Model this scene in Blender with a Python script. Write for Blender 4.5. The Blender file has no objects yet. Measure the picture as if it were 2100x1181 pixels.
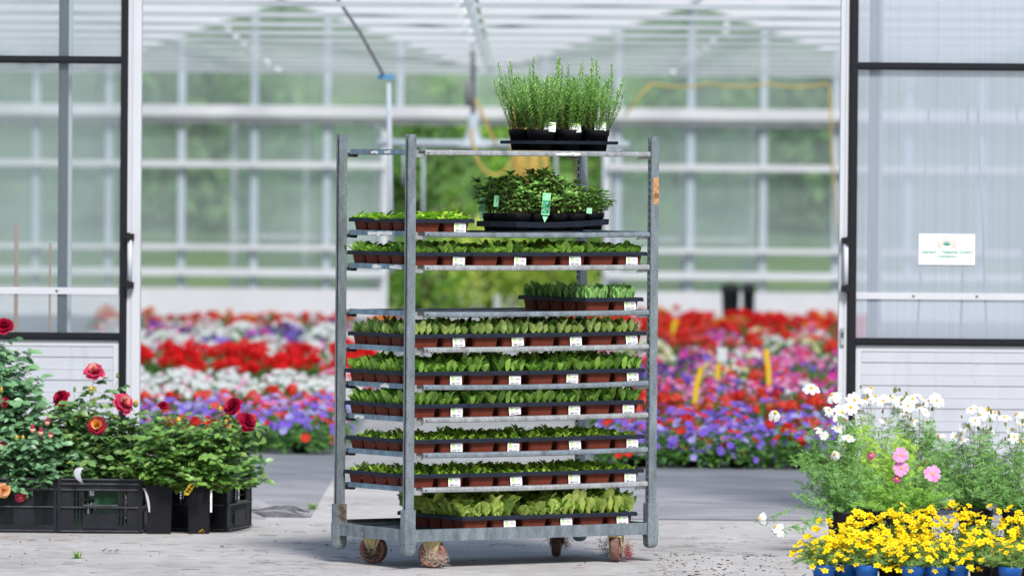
import bpy, math, random
from mathutils import Vector, Matrix, Euler, Quaternion
V = Vector
R = math.radians
rnd = random.Random(7)
sc = bpy.context.scene
COL = sc.collection

# ------------------------------------------------------------------ camera
F = 13100.0            # focal length in photo pixels (photo 2100 wide)
CX, CY = 1050.0, 590.5
HCAM = 1.806
PITCH = math.atan(265.5 / F)
ROLL = R(0.45)
CAM = V((0, 0, HCAM))
fw = V((0, math.cos(PITCH), -math.sin(PITCH)))
u0 = V((0, math.sin(PITCH), math.cos(PITCH)))
r0 = V((1, 0, 0))
up = u0 * math.cos(ROLL) - r0 * math.sin(ROLL)
rt = r0 * math.cos(ROLL) + u0 * math.sin(ROLL)

def W(px, py, Y):
    """world point seen at photo pixel (px,py) on the plane y=Y"""
    d = fw + rt * ((px - CX) / F) + up * ((CY - py) / F)
    return CAM + d * (Y / d.y)

cam = bpy.data.cameras.new("camera")
camo = bpy.data.objects.new("camera", cam)
COL.objects.link(camo)
camo.matrix_world = Matrix(((rt.x, up.x, -fw.x, CAM.x), (rt.y, up.y, -fw.y, CAM.y), (rt.z, up.z, -fw.z, CAM.z), (0, 0, 0, 1)))
cam.sensor_width = 36.0
cam.lens = 36.0 * F / 2100.0
cam.clip_start = 0.5
cam.clip_end = 3000
cam.dof.use_dof = True
cam.dof.focus_distance = 28.3
cam.dof.aperture_fstop = 3.6
cam.dof.aperture_blades = 0
sc.camera = camo

# ------------------------------------------------------------------ materials
def s2l(c):
    c /= 255.0
    return c / 12.92 if c <= 0.04045 else ((c + 0.055) / 1.055) ** 2.4
def rgb(r, g, b): return (s2l(r), s2l(g), s2l(b), 1)
def mul(c, k): return (c[0] * k, c[1] * k, c[2] * k, 1)

class NT:
    def __init__(s, name):
        s.m = bpy.data.materials.new(name); s.m.use_nodes = True
        s.t = s.m.node_tree; s.t.nodes.clear()
        s.out = s.n('ShaderNodeOutputMaterial')
    def n(s, t, **k):
        x = s.t.nodes.new(t)
        for a, b in k.items():
            if a.startswith('i_'):
                x.inputs[a[2:].replace('_', ' ')].default_value = b
            else: setattr(x, a, b)
        return x
    def l(s, a, b): s.t.links.new(a, b)
    def noise(s, scale, vec=None, detail=3, rough=0.55):
        x = s.n('ShaderNodeTexNoise'); x.inputs['Scale'].default_value = scale
        x.inputs['Detail'].default_value = detail; x.inputs['Roughness'].default_value = rough
        if vec is not None: s.l(vec, x.inputs['Vector'])
        return x.outputs['Fac']
    def coords(s, scale=(1, 1, 1)):
        tc = s.n('ShaderNodeTexCoord'); mp = s.n('ShaderNodeMapping')
        mp.inputs['Scale'].default_value = scale
        s.l(tc.outputs['Object'], mp.inputs['Vector']); return mp.outputs['Vector']
    def ramp(s, fac, stops, interp='LINEAR'):
        r = s.n('ShaderNodeValToRGB'); r.color_ramp.interpolation = interp
        e = r.color_ramp.elements
        while len(e) < len(stops): e.new(0.5)
        for i, (p, c) in enumerate(stops):
            e[i].position = p; e[i].color = c
        s.l(fac, r.inputs['Fac']); return r.outputs['Color']
    def mix(s, a, b, fac, mode='MIX'):
        x = s.n('ShaderNodeMix'); x.data_type = 'RGBA'; x.blend_type = mode
        for sock, val in ((x.inputs[6], a), (x.inputs[7], b), (x.inputs[0], fac)):
            if hasattr(val, 'links'): s.l(val, sock)
            else: sock.default_value = val
        return x.outputs[2]
    def bump(s, h, dist=0.002, strength=1.0):
        b = s.n('ShaderNodeBump'); b.inputs['Distance'].default_value = dist
        b.inputs['Strength'].default_value = strength
        s.l(h, b.inputs['Height']); return b.outputs['Normal']
    def princ(s, col, rough=0.6, metal=0, spec=0.5, normal=None, trans=0):
        p = s.n('ShaderNodeBsdfPrincipled')
        if hasattr(col, 'links'): s.l(col, p.inputs['Base Color'])
        else: p.inputs['Base Color'].default_value = col
        if hasattr(rough, 'links'): s.l(rough, p.inputs['Roughness'])
        else: p.inputs['Roughness'].default_value = rough
        p.inputs['Metallic'].default_value = metal
        p.inputs['Specular IOR Level'].default_value = spec
        if normal is not None: s.l(normal, p.inputs['Normal'])
        return p.outputs[0]
    def surf(s, sh): s.l(sh, s.out.inputs['Surface']); return s.m
    def mixs(s, a, b, fac):
        x = s.n('ShaderNodeMixShader')
        if hasattr(fac, 'links'): s.l(fac, x.inputs[0])
        else: x.inputs[0].default_value = fac
        s.l(a, x.inputs[1]); s.l(b, x.inputs[2]); return x.outputs[0]

def m_plain(name, col, rough=0.6, metal=0, spec=0.5, var=0.12, scale=30, bump=0.0):
    t = NT(name); v = t.coords()
    f = t.noise(scale, v)
    c = t.ramp(f, [(0.25, mul(col, 1 - var)), (0.75, mul(col, 1 + var))])
    nn = t.bump(f, bump) if bump else None
    return t.surf(t.princ(c, rough, metal, spec, nn))

LB = 1.45
def m_leaf(name, c1, c2, transl=0.35, rough=0.5, spec=0.4, c3=None):
    c1, c2 = [tuple(min(0.72, x * LB) for x in c[:3]) + (1,) for c in (c1, c2)]
    t = NT(name)
    g = t.n('ShaderNodeNewGeometry')
    stops = [(0.0, c1), (1.0, c2)] if c3 is None else [(0.0, c1), (0.8, c2), (1.0, c3)]
    if c3 is None: stops = [(0.0, c1), (0.62, c2)]
    c = t.ramp(g.outputs['Random Per Island'], stops)
    f = t.noise(60, t.coords())
    c = t.mix(c, t.ramp(f, [(0.3, (0.75, 0.75, 0.75, 1)), (0.7, (1.2, 1.2, 1.2, 1))]), 1.0, 'MULTIPLY')
    p = t.princ(c, rough, 0, spec)
    tr = t.n('ShaderNodeBsdfTranslucent')
    c2_ = t.mix(c, (0.9, 1.12, 0.4, 1), 1.0, 'MULTIPLY')
    t.l(c2_, tr.inputs['Color'])
    return t.surf(t.mixs(p, tr.outputs[0], transl))

def m_petal(name, c1, c2, transl=0.35):
    t = NT(name)
    g = t.n('ShaderNodeNewGeometry')
    c = t.ramp(g.outputs['Random Per Island'], [(0.0, c1), (1.0, c2)])
    p = t.princ(c, 0.6, 0, 0.25)
    tr = t.n('ShaderNodeBsdfTranslucent'); t.l(c, tr.inputs['Color'])
    return t.surf(t.mixs(p, tr.outputs[0], transl))

def m_galv(name, base=(0.23, 0.265, 0.29, 1), rust=0.5):
    t = NT(name); v = t.coords((1, 1, 1))
    f1 = t.noise(22, t.coords((1, 1, 0.35)), 5, 0.65); f2 = t.noise(140, v, 3); f3 = t.noise(9, v, 4)
    c = t.ramp(f1, [(0.28, mul(base, 0.55)), (0.5, base), (0.72, mul(base, 1.45))])
    c = t.mix(c, t.ramp(f2, [(0.3, (0.7, 0.7, 0.7, 1)), (0.65, (1.15, 1.15, 1.15, 1))]), 1.0, 'MULTIPLY')
    rm = t.ramp(f3, [(0.66, (0, 0, 0, 1)), (0.74, (rust, rust, rust, 1))])
    c = t.mix(c, (0.16, 0.075, 0.035, 1), rm)
    return t.surf(t.princ(c, t.ramp(f1, [(0.3, (0.55,) * 3 + (1,)), (0.7, (0.36,) * 3 + (1,))]), 0.55, 0.5, t.bump(f1, 0.0008)))

def m_poly(name, col, opac=0.5, transl=0.5, lines=220.0, axis=0, rough=0.25, wave=0.25, gloss=0.12):
    """twin wall polycarbonate / greenhouse glass: partly see-through, partly milky"""
    t = NT(name)
    sc_ = [1, 1, 1]; sc_[axis] = lines
    for i in range(3):
        if i != axis: sc_[i] = 0.25
    f = t.noise(1.0, t.coords(tuple(sc_)), 2)
    f2 = t.noise(1.3, t.coords(), 3)
    tp = t.n('ShaderNodeBsdfTransparent'); tp.inputs[0].default_value = (0.93, 0.96, 0.96, 1)
    c = t.ramp(f, [(0.3, mul(col, 1 - 0.12)), (0.7, mul(col, 1.05))])
    df = t.n('ShaderNodeBsdfDiffuse'); t.l(c, df.inputs[0])
    tl = t.n('ShaderNodeBsdfTranslucent'); t.l(c, tl.inputs[0])
    milk = t.mixs(df.outputs[0], tl.outputs[0], transl)
    lo, hi = max(0, opac - wave * 0.5), min(1, opac + wave * 0.5)
    op = t.ramp(t.mix(f, f2, 0.5), [(0.3, (lo,) * 3 + (1,)), (0.7, (hi,) * 3 + (1,))])
    s = t.mixs(tp.outputs[0], milk, op)
    gl = t.n('ShaderNodeBsdfGlossy'); gl.inputs['Roughness'].default_value = rough
    s = t.mixs(s, gl.outputs[0], gloss)
    return t.surf(s)

MT = {}
MT['galv'] = m_galv('galvanised steel')
MT['galv_light'] = m_galv('light galvanised steel', (0.37, 0.38, 0.38, 1), 0.45)
MT['galv_blue'] = m_galv('bluish galvanised steel', (0.20, 0.29, 0.38, 1), 0.3)
MT['galv_dark'] = m_galv('dull galvanised steel', (0.075, 0.075, 0.08, 1), 0.6)
MT['dark'] = m_plain('dark gap', (0.02, 0.02, 0.022, 1), 0.8)
MT['deck'] = m_plain('shelf deck', (0.045, 0.045, 0.05, 1), 0.6)
MT['black_plastic'] = m_plain('black tray plastic', (0.011, 0.015, 0.026, 1), 0.55, 0, 0.22, 0.3, 25, 0.0008)
MT['pot_black'] = m_plain('black pot plastic', (0.007, 0.007, 0.010, 1), 0.55, 0, 0.2, 0.2, 25)
MT['crate'] = m_plain('grey black crate plastic', (0.010, 0.011, 0.015, 1), 0.5, 0, 0.25, 0.4, 14)
MT['crate_highlight'] = m_plain('highlighted crate rib', (0.050, 0.052, 0.060, 1), 0.4, 0, 0.4, 0.5, 30)  # lighter tone paints a highlight onto the ribs and handle bar
MT['terracotta'] = m_plain('red brown pot plastic', (0.125, 0.026, 0.014, 1), 0.6, 0, 0.2, 0.22, 18)
MT['soil'] = m_plain('potting soil', (0.035, 0.022, 0.015, 1), 0.95, 0, 0.1, 0.5, 120, 0.003)
MT['white_paper'] = m_plain('white label', (0.80, 0.80, 0.80, 1), 0.5, 0, 0.3, 0.02)
MT['torn_paper'] = m_plain('torn paper label', (0.72, 0.71, 0.69, 1), 0.8, 0, 0.2, 0.15, 60)
MT['lime_ink'] = m_plain('lime ink', (0.33, 0.58, 0.02, 1), 0.5)
MT['grey_ink'] = m_plain('grey ink', (0.13, 0.13, 0.14, 1), 0.5)
MT['mint_tag'] = m_plain('mint green tag', (0.30, 0.72, 0.40, 1), 0.4, 0, 0.4, 0.25, 120)
MT['tag_green'] = m_plain('dark green print', (0.03, 0.32, 0.16, 1), 0.4, 0, 0.4, 0.7, 300)
MT['blue_pot'] = m_plain('blue pot plastic', (0.008, 0.13, 0.50, 1), 0.4, 0, 0.5, 0.15, 12)
MT['wheel_tread'] = m_plain('dirty red brown tread', (0.16, 0.085, 0.07, 1), 0.75, 0, 0.3, 0.45, 45, 0.001)
MT['wheel_rim'] = m_plain('worn orange rim', (0.33, 0.13, 0.08, 1), 0.6, 0, 0.3, 0.3, 40)
MT['wheel_disc'] = m_plain('yellowed wheel disc', (0.34, 0.23, 0.11, 1), 0.6, 0, 0.4, 0.35, 40, 0.001)
MT['fork'] = m_plain('yellow passivated fork', (0.50, 0.42, 0.21, 1), 0.4, 0.25, 0.5, 0.2, 20)
MT['fibre'] = m_plain('tangled pale fibre', (0.52, 0.40, 0.33, 1), 0.9, 0, 0.1, 0.35, 200)
MT['fibre_dark'] = m_plain('tangled dark fibre', (0.06, 0.05, 0.045, 1), 0.9, 0, 0.1, 0.3, 200)
MT['fibre_red'] = m_plain('tangled pink red fibre', (0.36, 0.06, 0.08, 1), 0.9, 0, 0.1, 0.3, 200)
MT['green_string'] = m_plain('green string', (0.02, 0.14, 0.06, 1), 0.7)
MT['brown_tape'] = m_plain('brown torn tape', (0.42, 0.22, 0.10, 1), 0.6, 0, 0.3, 0.5, 60)
MT['frame_black'] = m_plain('black door profile', (0.007, 0.008, 0.012, 1), 0.4, 0, 0.3, 0.15, 8)
MT['slate'] = m_plain('slate blue post', (0.015, 0.025, 0.04, 1), 0.5, 0, 0.2, 0.12, 10)
MT['white_paint'] = m_plain('white painted metal', (0.50, 0.51, 0.54, 1), 0.45, 0, 0.4, 0.04, 5)
def m_dirty(name, col, rough=0.5):
    t = NT(name); v = t.coords()
    c = t.ramp(t.noise(3, v, 5, 0.6), [(0.3, mul(col, 0.93)), (0.7, mul(col, 1.04))])
    c = t.mix(c, mul(col, 0.72), t.ramp(t.noise(1.0, t.coords((26, 26, 1.6)), 4, 0.6), [(0.56, (0, 0, 0, 1)), (0.75, (0.35, 0.35, 0.35, 1))]))
    c = t.mix(c, (0.22, 0.19, 0.15, 1), t.ramp(t.noise(55, v, 3, 0.7), [(0.66, (0, 0, 0, 1)), (0.74, (0.6, 0.6, 0.6, 1))]))
    return t.surf(t.princ(c, rough, 0, 0.3))
MT['panel_white'] = m_dirty('white insulated panel', (0.45, 0.465, 0.50, 1))
MT['white_steel'] = m_plain('white greenhouse steel', (0.70, 0.70, 0.71, 1), 0.5, 0, 0.3, 0.05, 5)
MT['tie_grey'] = m_plain('grey tie beam steel', (0.48, 0.50, 0.53, 1), 0.5, 0, 0.3, 0.05, 5)
MT['blue_steel'] = m_plain('pale blue grey steel', (0.50, 0.55, 0.60, 1), 0.5, 0, 0.3, 0.05, 5)
MT['warm_white'] = m_plain('warm white profile', (0.70, 0.685, 0.69, 1), 0.5, 0, 0.3, 0.04, 5)
MT['pipe_grey'] = m_plain('grey pipe', (0.22, 0.22, 0.23, 1), 0.5, 0, 0.3, 0.2, 6)
MT['pipe_pale'] = m_plain('pale grey pipe', (0.36, 0.36, 0.37, 1), 0.5, 0, 0.3, 0.1, 6)
MT['blue_clip'] = m_plain('blue clip', (0.10, 0.28, 0.50, 1), 0.5)
MT['yellow_hose'] = m_plain('yellow hose', (0.58, 0.40, 0.10, 1), 0.5, 0, 0.3, 0.25, 8)
MT['screw'] = m_plain('screw head', (0.20, 0.19, 0.19, 1), 0.4, 0.6)
MT['bamboo'] = m_plain('brown stake', (0.42, 0.24, 0.14, 1), 0.7)
MT['orange_ink'] = m_plain('pale orange print', (0.75, 0.20, 0.06, 1), 0.5)
MT['pale_green_ink'] = m_plain('pale green print', (0.03, 0.30, 0.18, 1), 0.5)
MT['yellow_tag'] = m_plain('yellow stick tag', (0.85, 0.55, 0.02, 1), 0.5)
MT['poly_left'] = m_poly('left twin wall door sheet', (0.31, 0.38, 0.42, 1), 0.33, 0.30, 200, 0, 0.3, 0.05, 0.05)
MT['poly_right'] = m_poly('right twin wall door sheet', (0.47, 0.52, 0.61, 1), 0.70, 0.30, 200, 0, 0.3, 0.05, 0.05)
MT['poly_roof'] = m_poly('translucent roof sheet', (0.78, 0.82, 0.87, 1), 0.30, 0.78, 3, 1, 0.4, 0.15, 0.03)
MT['poly_wall'] = m_poly('translucent wall sheet', (0.85, 0.90, 0.90, 1), 0.55, 0.6, 20, 0, 0.4, 0.2, 0.05)
MT['glass'] = m_poly('dusty greenhouse glass', (0.62, 0.73, 0.69, 1), 0.41, 0.45, 1.2, 0, 0.2, 0.30, 0.05)
MT['netting'] = m_plain('leaf', (0.1, 0.1, 0.1, 1))

# leaves
MT['lime'] = m_leaf('lime frilly lettuce', (0.15, 0.36, 0.03, 1), (0.34, 0.62, 0.06, 1), 0.35, 0.45)
MT['lettuce'] = m_leaf('big lettuce', (0.06, 0.17, 0.02, 1), (0.42, 0.64, 0.12, 1), 0.35, 0.45)
MT['mid'] = m_leaf('mid green seedling', (0.05, 0.16, 0.02, 1), (0.30, 0.48, 0.09, 1), 0.32, 0.42)
MT['blueish'] = m_leaf('pale blue green seedling', (0.06, 0.18, 0.05, 1), (0.28, 0.47, 0.16, 1), 0.30, 0.42)
MT['spoon'] = m_leaf('spoon leaf seedling', (0.05, 0.16, 0.02, 1), (0.40, 0.57, 0.15, 1), 0.32, 0.42)
MT['tiny'] = m_leaf('small seedling', (0.11, 0.28, 0.03, 1), (0.33, 0.58, 0.06, 1), 0.32, 0.42)
MT['rosemary'] = m_leaf('rosemary needle', (0.05, 0.12, 0.03, 1), (0.28, 0.46, 0.15, 1), 0.20, 0.5)
MT['mint'] = m_leaf('mint leaf', (0.035, 0.09, 0.022, 1), (0.20, 0.35, 0.09, 1), 0.25, 0.4)
MT['rose_leaf'] = m_leaf('rose leaf', (0.020, 0.060, 0.019, 1), (0.125, 0.24, 0.07, 1), 0.22, 0.38, 0.55, (0.20, 0.27, 0.06, 1))
MT['rose_leaf_blue'] = m_leaf('cool rose leaf', (0.016, 0.052, 0.026, 1), (0.125, 0.25, 0.12, 1), 0.18, 0.38, 0.55)
MT['rose_leaf_fresh'] = m_leaf('fresh rose leaf', (0.018, 0.055, 0.012, 1), (0.15, 0.29, 0.06, 1), 0.25, 0.4, 0.5, (0.22, 0.28, 0.06, 1))
MT['rose_stem'] = m_plain('rose stem', (0.12, 0.10, 0.05, 1), 0.6, 0, 0.3, 0.4, 20)
MT['wood_stem'] = m_plain('woody stem', (0.26, 0.17, 0.10, 1), 0.7, 0, 0.3, 0.3, 40)
MT['green_stem'] = m_plain('green stem', (0.15, 0.24, 0.06, 1), 0.55, 0, 0.3, 0.3, 20)
MT['cosmos_leaf'] = m_leaf('feathery leaf', (0.035, 0.10, 0.026, 1), (0.16, 0.32, 0.08, 1), 0.25, 0.5)
MT['cosmos_lime'] = m_leaf('lime feathery leaf', (0.16, 0.34, 0.03, 1), (0.36, 0.56, 0.08, 1), 0.3, 0.5)
MT['cosmos_fresh'] = m_leaf('fresh feathery leaf', (0.05, 0.15, 0.015, 1), (0.20, 0.38, 0.05, 1), 0.3, 0.5)
MT['bidens_leaf'] = m_leaf('bidens leaf', (0.035, 0.085, 0.02, 1), (0.16, 0.26, 0.06, 1), 0.25, 0.5)
MT['bed_leaf'] = m_leaf('bedding leaf', (0.035, 0.11, 0.025, 1), (0.12, 0.26, 0.05, 1), 0.25, 0.45)
MT['tree_leaf'] = m_leaf('tree leaf', (0.06, 0.15, 0.025, 1), (0.24, 0.40, 0.07, 1), 0.35, 0.5)
MT['tree_leaf_light'] = m_leaf('light tree leaf', (0.22, 0.38, 0.05, 1), (0.46, 0.60, 0.10, 1), 0.30, 0.5)
MT['tree_leaf_dark'] = m_leaf('dark tree leaf', (0.035, 0.085, 0.03, 1), (0.12, 0.22, 0.06, 1), 0.25, 0.5)
MT['bark'] = m_plain('bark', (0.10, 0.08, 0.06, 1), 0.9, 0, 0.1, 0.4, 8)
MT['grass_blade'] = m_leaf('grass blade', (0.09, 0.18, 0.05, 1), (0.22, 0.34, 0.10, 1), 0.25, 0.5)
# petals
MT['crimson'] = m_petal('crimson petal', (0.16, 0.002, 0.014, 1), (0.55, 0.008, 0.06, 1))
MT['rose_pink'] = m_petal('pink crimson petal', (0.42, 0.006, 0.05, 1), (0.78, 0.09, 0.20, 1))
MT['rose_pale'] = m_petal('pale reverse petal', (0.85, 0.40, 0.30, 1), (0.90, 0.55, 0.40, 1))
MT['rose_yellow'] = m_petal('yellow petal', (0.85, 0.50, 0.06, 1), (0.90, 0.42, 0.12, 1))
MT['peach'] = m_petal('peach petal', (0.85, 0.40, 0.12, 1), (0.90, 0.58, 0.30, 1))
MT['cosmos_white'] = m_petal('white petal', (0.80, 0.80, 0.80, 1), (0.86, 0.86, 0.85, 1), 0.3)
MT['cosmos_pink'] = m_petal('pink petal', (0.72, 0.25, 0.52, 1), (0.80, 0.38, 0.62, 1), 0.3)
MT['magenta'] = m_petal('magenta petal', (0.62, 0.02, 0.28, 1), (0.75, 0.10, 0.42, 1))
MT['disc_yellow'] = m_plain('yellow flower centre', (0.80, 0.42, 0.01, 1), 0.8, 0, 0.1, 0.3, 300)
MT['disc_orange'] = m_plain('orange flower centre', (0.62, 0.22, 0.01, 1), 0.8, 0, 0.1, 0.3, 300)
MT['disc_brown'] = m_plain('spent flower head', (0.24, 0.13, 0.04, 1), 0.9, 0, 0.1, 0.4, 300)
MT['bidens_yellow'] = m_petal('bright yellow petal', (0.86, 0.60, 0.0, 1), (0.92, 0.74, 0.01, 1), 0.3)
MT['p_purple'] = m_petal('violet petal', (0.16, 0.06, 0.60, 1), (0.36, 0.22, 0.82, 1))
MT['p_lav'] = m_petal('lavender petal', (0.36, 0.30, 0.78, 1), (0.58, 0.52, 0.88, 1))
MT['p_red'] = m_petal('red petal', (0.78, 0.012, 0.012, 1), (0.88, 0.06, 0.03, 1))
MT['p_scarlet'] = m_petal('bright red petal', (0.82, 0.004, 0.008, 1), (0.88, 0.02, 0.02, 1))
MT['p_coral'] = m_petal('coral petal', (0.85, 0.06, 0.06, 1), (0.88, 0.16, 0.09, 1))
MT['p_magenta'] = m_petal('magenta bedding petal', (0.72, 0.01, 0.30, 1), (0.82, 0.08, 0.48, 1))
MT['p_pink'] = m_petal('pink bedding petal', (0.78, 0.18, 0.42, 1), (0.86, 0.42, 0.62, 1))
MT['p_white'] = m_petal('white bedding petal', (0.80, 0.80, 0.78, 1), (0.85, 0.85, 0.82, 1))
MT['p_cream'] = m_petal('cream bedding petal', (0.74, 0.72, 0.32, 1), (0.85, 0.82, 0.50, 1))
MT['p_orange'] = m_petal('orange bedding petal', (0.85, 0.22, 0.01, 1), (0.88, 0.48, 0.02, 1))
MT['p_dark'] = m_petal('dark purple petal', (0.07, 0.01, 0.18, 1), (0.16, 0.03, 0.32, 1))

# ------------------------------------------------------------------ mesh builder
class MB:
    def __init__(s): s.v = []; s.f = []; s.mi = []; s.sm = []; s.mats = []
    def mat(s, k):
        if k not in s.mats: s.mats.append(k)
        return s.mats.index(k)
    def add(s, vs, fs, k, smooth=False):
        b = len(s.v); s.v.extend(vs); i = s.mat(k)
        for f in fs:
            s.f.append(tuple(b + a for a in f)); s.mi.append(i); s.sm.append(smooth)
    def box(s, c, d, k, M=None):
        cx, cy, cz = c; x, y, z = d[0] / 2, d[1] / 2, d[2] / 2
        vs = [V((cx + a * x, cy + b * y, cz + e * z)) for a in (-1, 1) for b in (-1, 1) for e in (-1, 1)]
        if M is not None: vs = [M @ v for v in vs]
        s.add(vs, [(0, 1, 3, 2), (4, 6, 7, 5), (0, 4, 5, 1), (2, 3, 7, 6), (0, 2, 6, 4), (1, 5, 7, 3)], k)
    def bx(s, x0, x1, y0, y1, z0, z1, k): s.box(((x0 + x1) / 2, (y0 + y1) / 2, (z0 + z1) / 2), (x1 - x0, y1 - y0, z1 - z0), k)
    def loft(s, rings, k, smooth=False, cap=True):
        n = len(rings[0]); vs = [p for r in rings for p in r]; fs = []
        for i in range(len(rings) - 1):
            for j in range(n):
                a = i * n + j; b = i * n + (j + 1) % n
                fs.append((a, b, b + n, a + n))
        if cap: fs.append(tuple(range(n - 1, -1, -1))); fs.append(tuple((len(rings) - 1) * n + j for j in range(n)))
        s.add(vs, fs, k, smooth)
    def tube(s, pts, r, k, n=5, r2=None, smooth=True):
        pts = [V(p) for p in pts]; m = len(pts); rings = []
        if r2 is None: r2 = r
        for i, p in enumerate(pts):
            t = (pts[min(i + 1, m - 1)] - pts[max(i - 1, 0)])
            if t.length < 1e-9: t = V((0, 0, 1))
            t.normalize()
            a = t.orthogonal() if i == 0 else (a0 - t * a0.dot(t))
            if a.length < 1e-6: a = t.orthogonal()
            a.normalize(); a0 = a; b = t.cross(a)
            rr = r + (r2 - r) * i / max(1, m - 1)
            rings.append([p + a * rr * math.cos(2 * math.pi * j / n) + b * rr * math.sin(2 * math.pi * j / n) for j in range(n)])
        s.loft(rings, k, smooth)
    def lathe(s, prof, k, n=20, c=(0, 0, 0), M=None, cap=True, smooth=True, sq=0):
        rings = []
        for r, z in prof:
            ring = []
            for j in range(n):
                a = 2 * math.pi * (j + 0.5) / n
                ca, sa = math.cos(a), math.sin(a)
                q = 1.0
                if sq:
                    q = (abs(ca) ** sq + abs(sa) ** sq) ** (-1.0 / sq)
                p = V((c[0] + r * q * ca, c[1] + r * q * sa, c[2] + z))
                if M is not None: p = M @ p
                ring.append(p)
            rings.append(ring)
        s.loft(rings, k, smooth, cap)
    def leaf(s, p, d, nrm, L, w, k, bend=0.3, fold=0.25, segs=3, prof=None, ruf=0.0, rn=rnd):
        d = V(d).normalized(); nrm = V(nrm); nrm = nrm - d * nrm.dot(d)
        if nrm.length < 1e-4: nrm = d.orthogonal()
        nrm.normalize(); sd = d.cross(nrm)
        if prof is None: prof = (0.12, 0.85, 0.9, 0.0) if segs == 3 else (0.1, 1.0, 0.0)
        m = len(prof); vs = []; fs = []
        for i, pw in enumerate(prof):
            t = i / (m - 1)
            c = V(p) + d * (L * t) - nrm * (bend * L * t * t)
            ww = w * pw * 0.5
            if pw == 0.0:
                vs.append(c)
            else:
                j1 = (rn.random() - 0.5) * ruf * w; j2 = (rn.random() - 0.5) * ruf * w
                vs += [c - sd * (ww + j1) + nrm * (fold * ww + j2), c, c + sd * (ww + j2) + nrm * (fold * ww + j1)]
        for i in range(m - 1):
            a = i * 3
            if prof[i + 1] == 0.0: fs += [(a, a + 1, a + 3), (a + 1, a + 2, a + 3)]
            else: fs += [(a, a + 1, a + 4, a + 3), (a + 1, a + 2, a + 5, a + 4)]
        s.add(vs, fs, k, True)
    def blade(s, p, q, w, k, nrm=None):
        """thin ribbon from p to q"""
        p = V(p); q = V(q); d = q - p
        sd = d.cross(V(nrm) if nrm is not None else V((0.1, -1, 0.2)))
        if sd.length < 1e-9: sd = d.orthogonal()
        sd.normalize(); m = p.lerp(q, 0.5)
        s.add([p, m - sd * w / 2, q, m + sd * w / 2], [(0, 1, 2, 3)], k)
    def build(s, name, parent=None, loc=None, mesh_only=False):
        me = bpy.data.meshes.new(name)
        me.from_pydata([tuple(v) for v in s.v], [], s.f)
        for k in s.mats: me.materials.append(MT[k])
        me.polygons.foreach_set('material_index', s.mi)
        me.polygons.foreach_set('use_smooth', s.sm)
        me.update()
        if mesh_only: return me
        return link(name, me, parent, loc)

def link(name, me, parent=None, loc=None, rot=None, scale=None):
    o = bpy.data.objects.new(name, me); COL.objects.link(o)
    if parent is not None: o.parent = parent
    if loc is not None: o.location = loc
    if rot is not None: o.rotation_euler = rot
    if scale is not None: o.scale = scale
    return o
def tag(o, label=None, cat=None, group=None, kind=None):
    if label: o['label'] = label
    if cat: o['category'] = cat
    if group: o['group'] = group
    if kind: o['kind'] = kind
    return o
def thing(name, label, cat, loc=(0, 0, 0), rz=0, group=None):
    o = bpy.data.objects.new(name, None); COL.objects.link(o)
    o.empty_display_size = 0.1
    o.location = loc; o.rotation_euler = (0, 0, rz)
    return tag(o, label, cat, group)
def kids(o): return [c for c in ALLK.get(o.name, [])]
def struct(mb, name): return tag(mb.build(name), kind='structure')
def rv(a=1.0): return V((rnd.uniform(-a, a), rnd.uniform(-a, a), rnd.uniform(-a, a)))
def uni(a, b): return rnd.uniform(a, b)
TOCAM = V((0, -1, 0.06)).normalized()
def align(nrm, spin=0.0):
    return (V(nrm).normalized().to_track_quat('Z', 'Y') @ Quaternion((0, 0, 1), spin)).to_euler()

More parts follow.
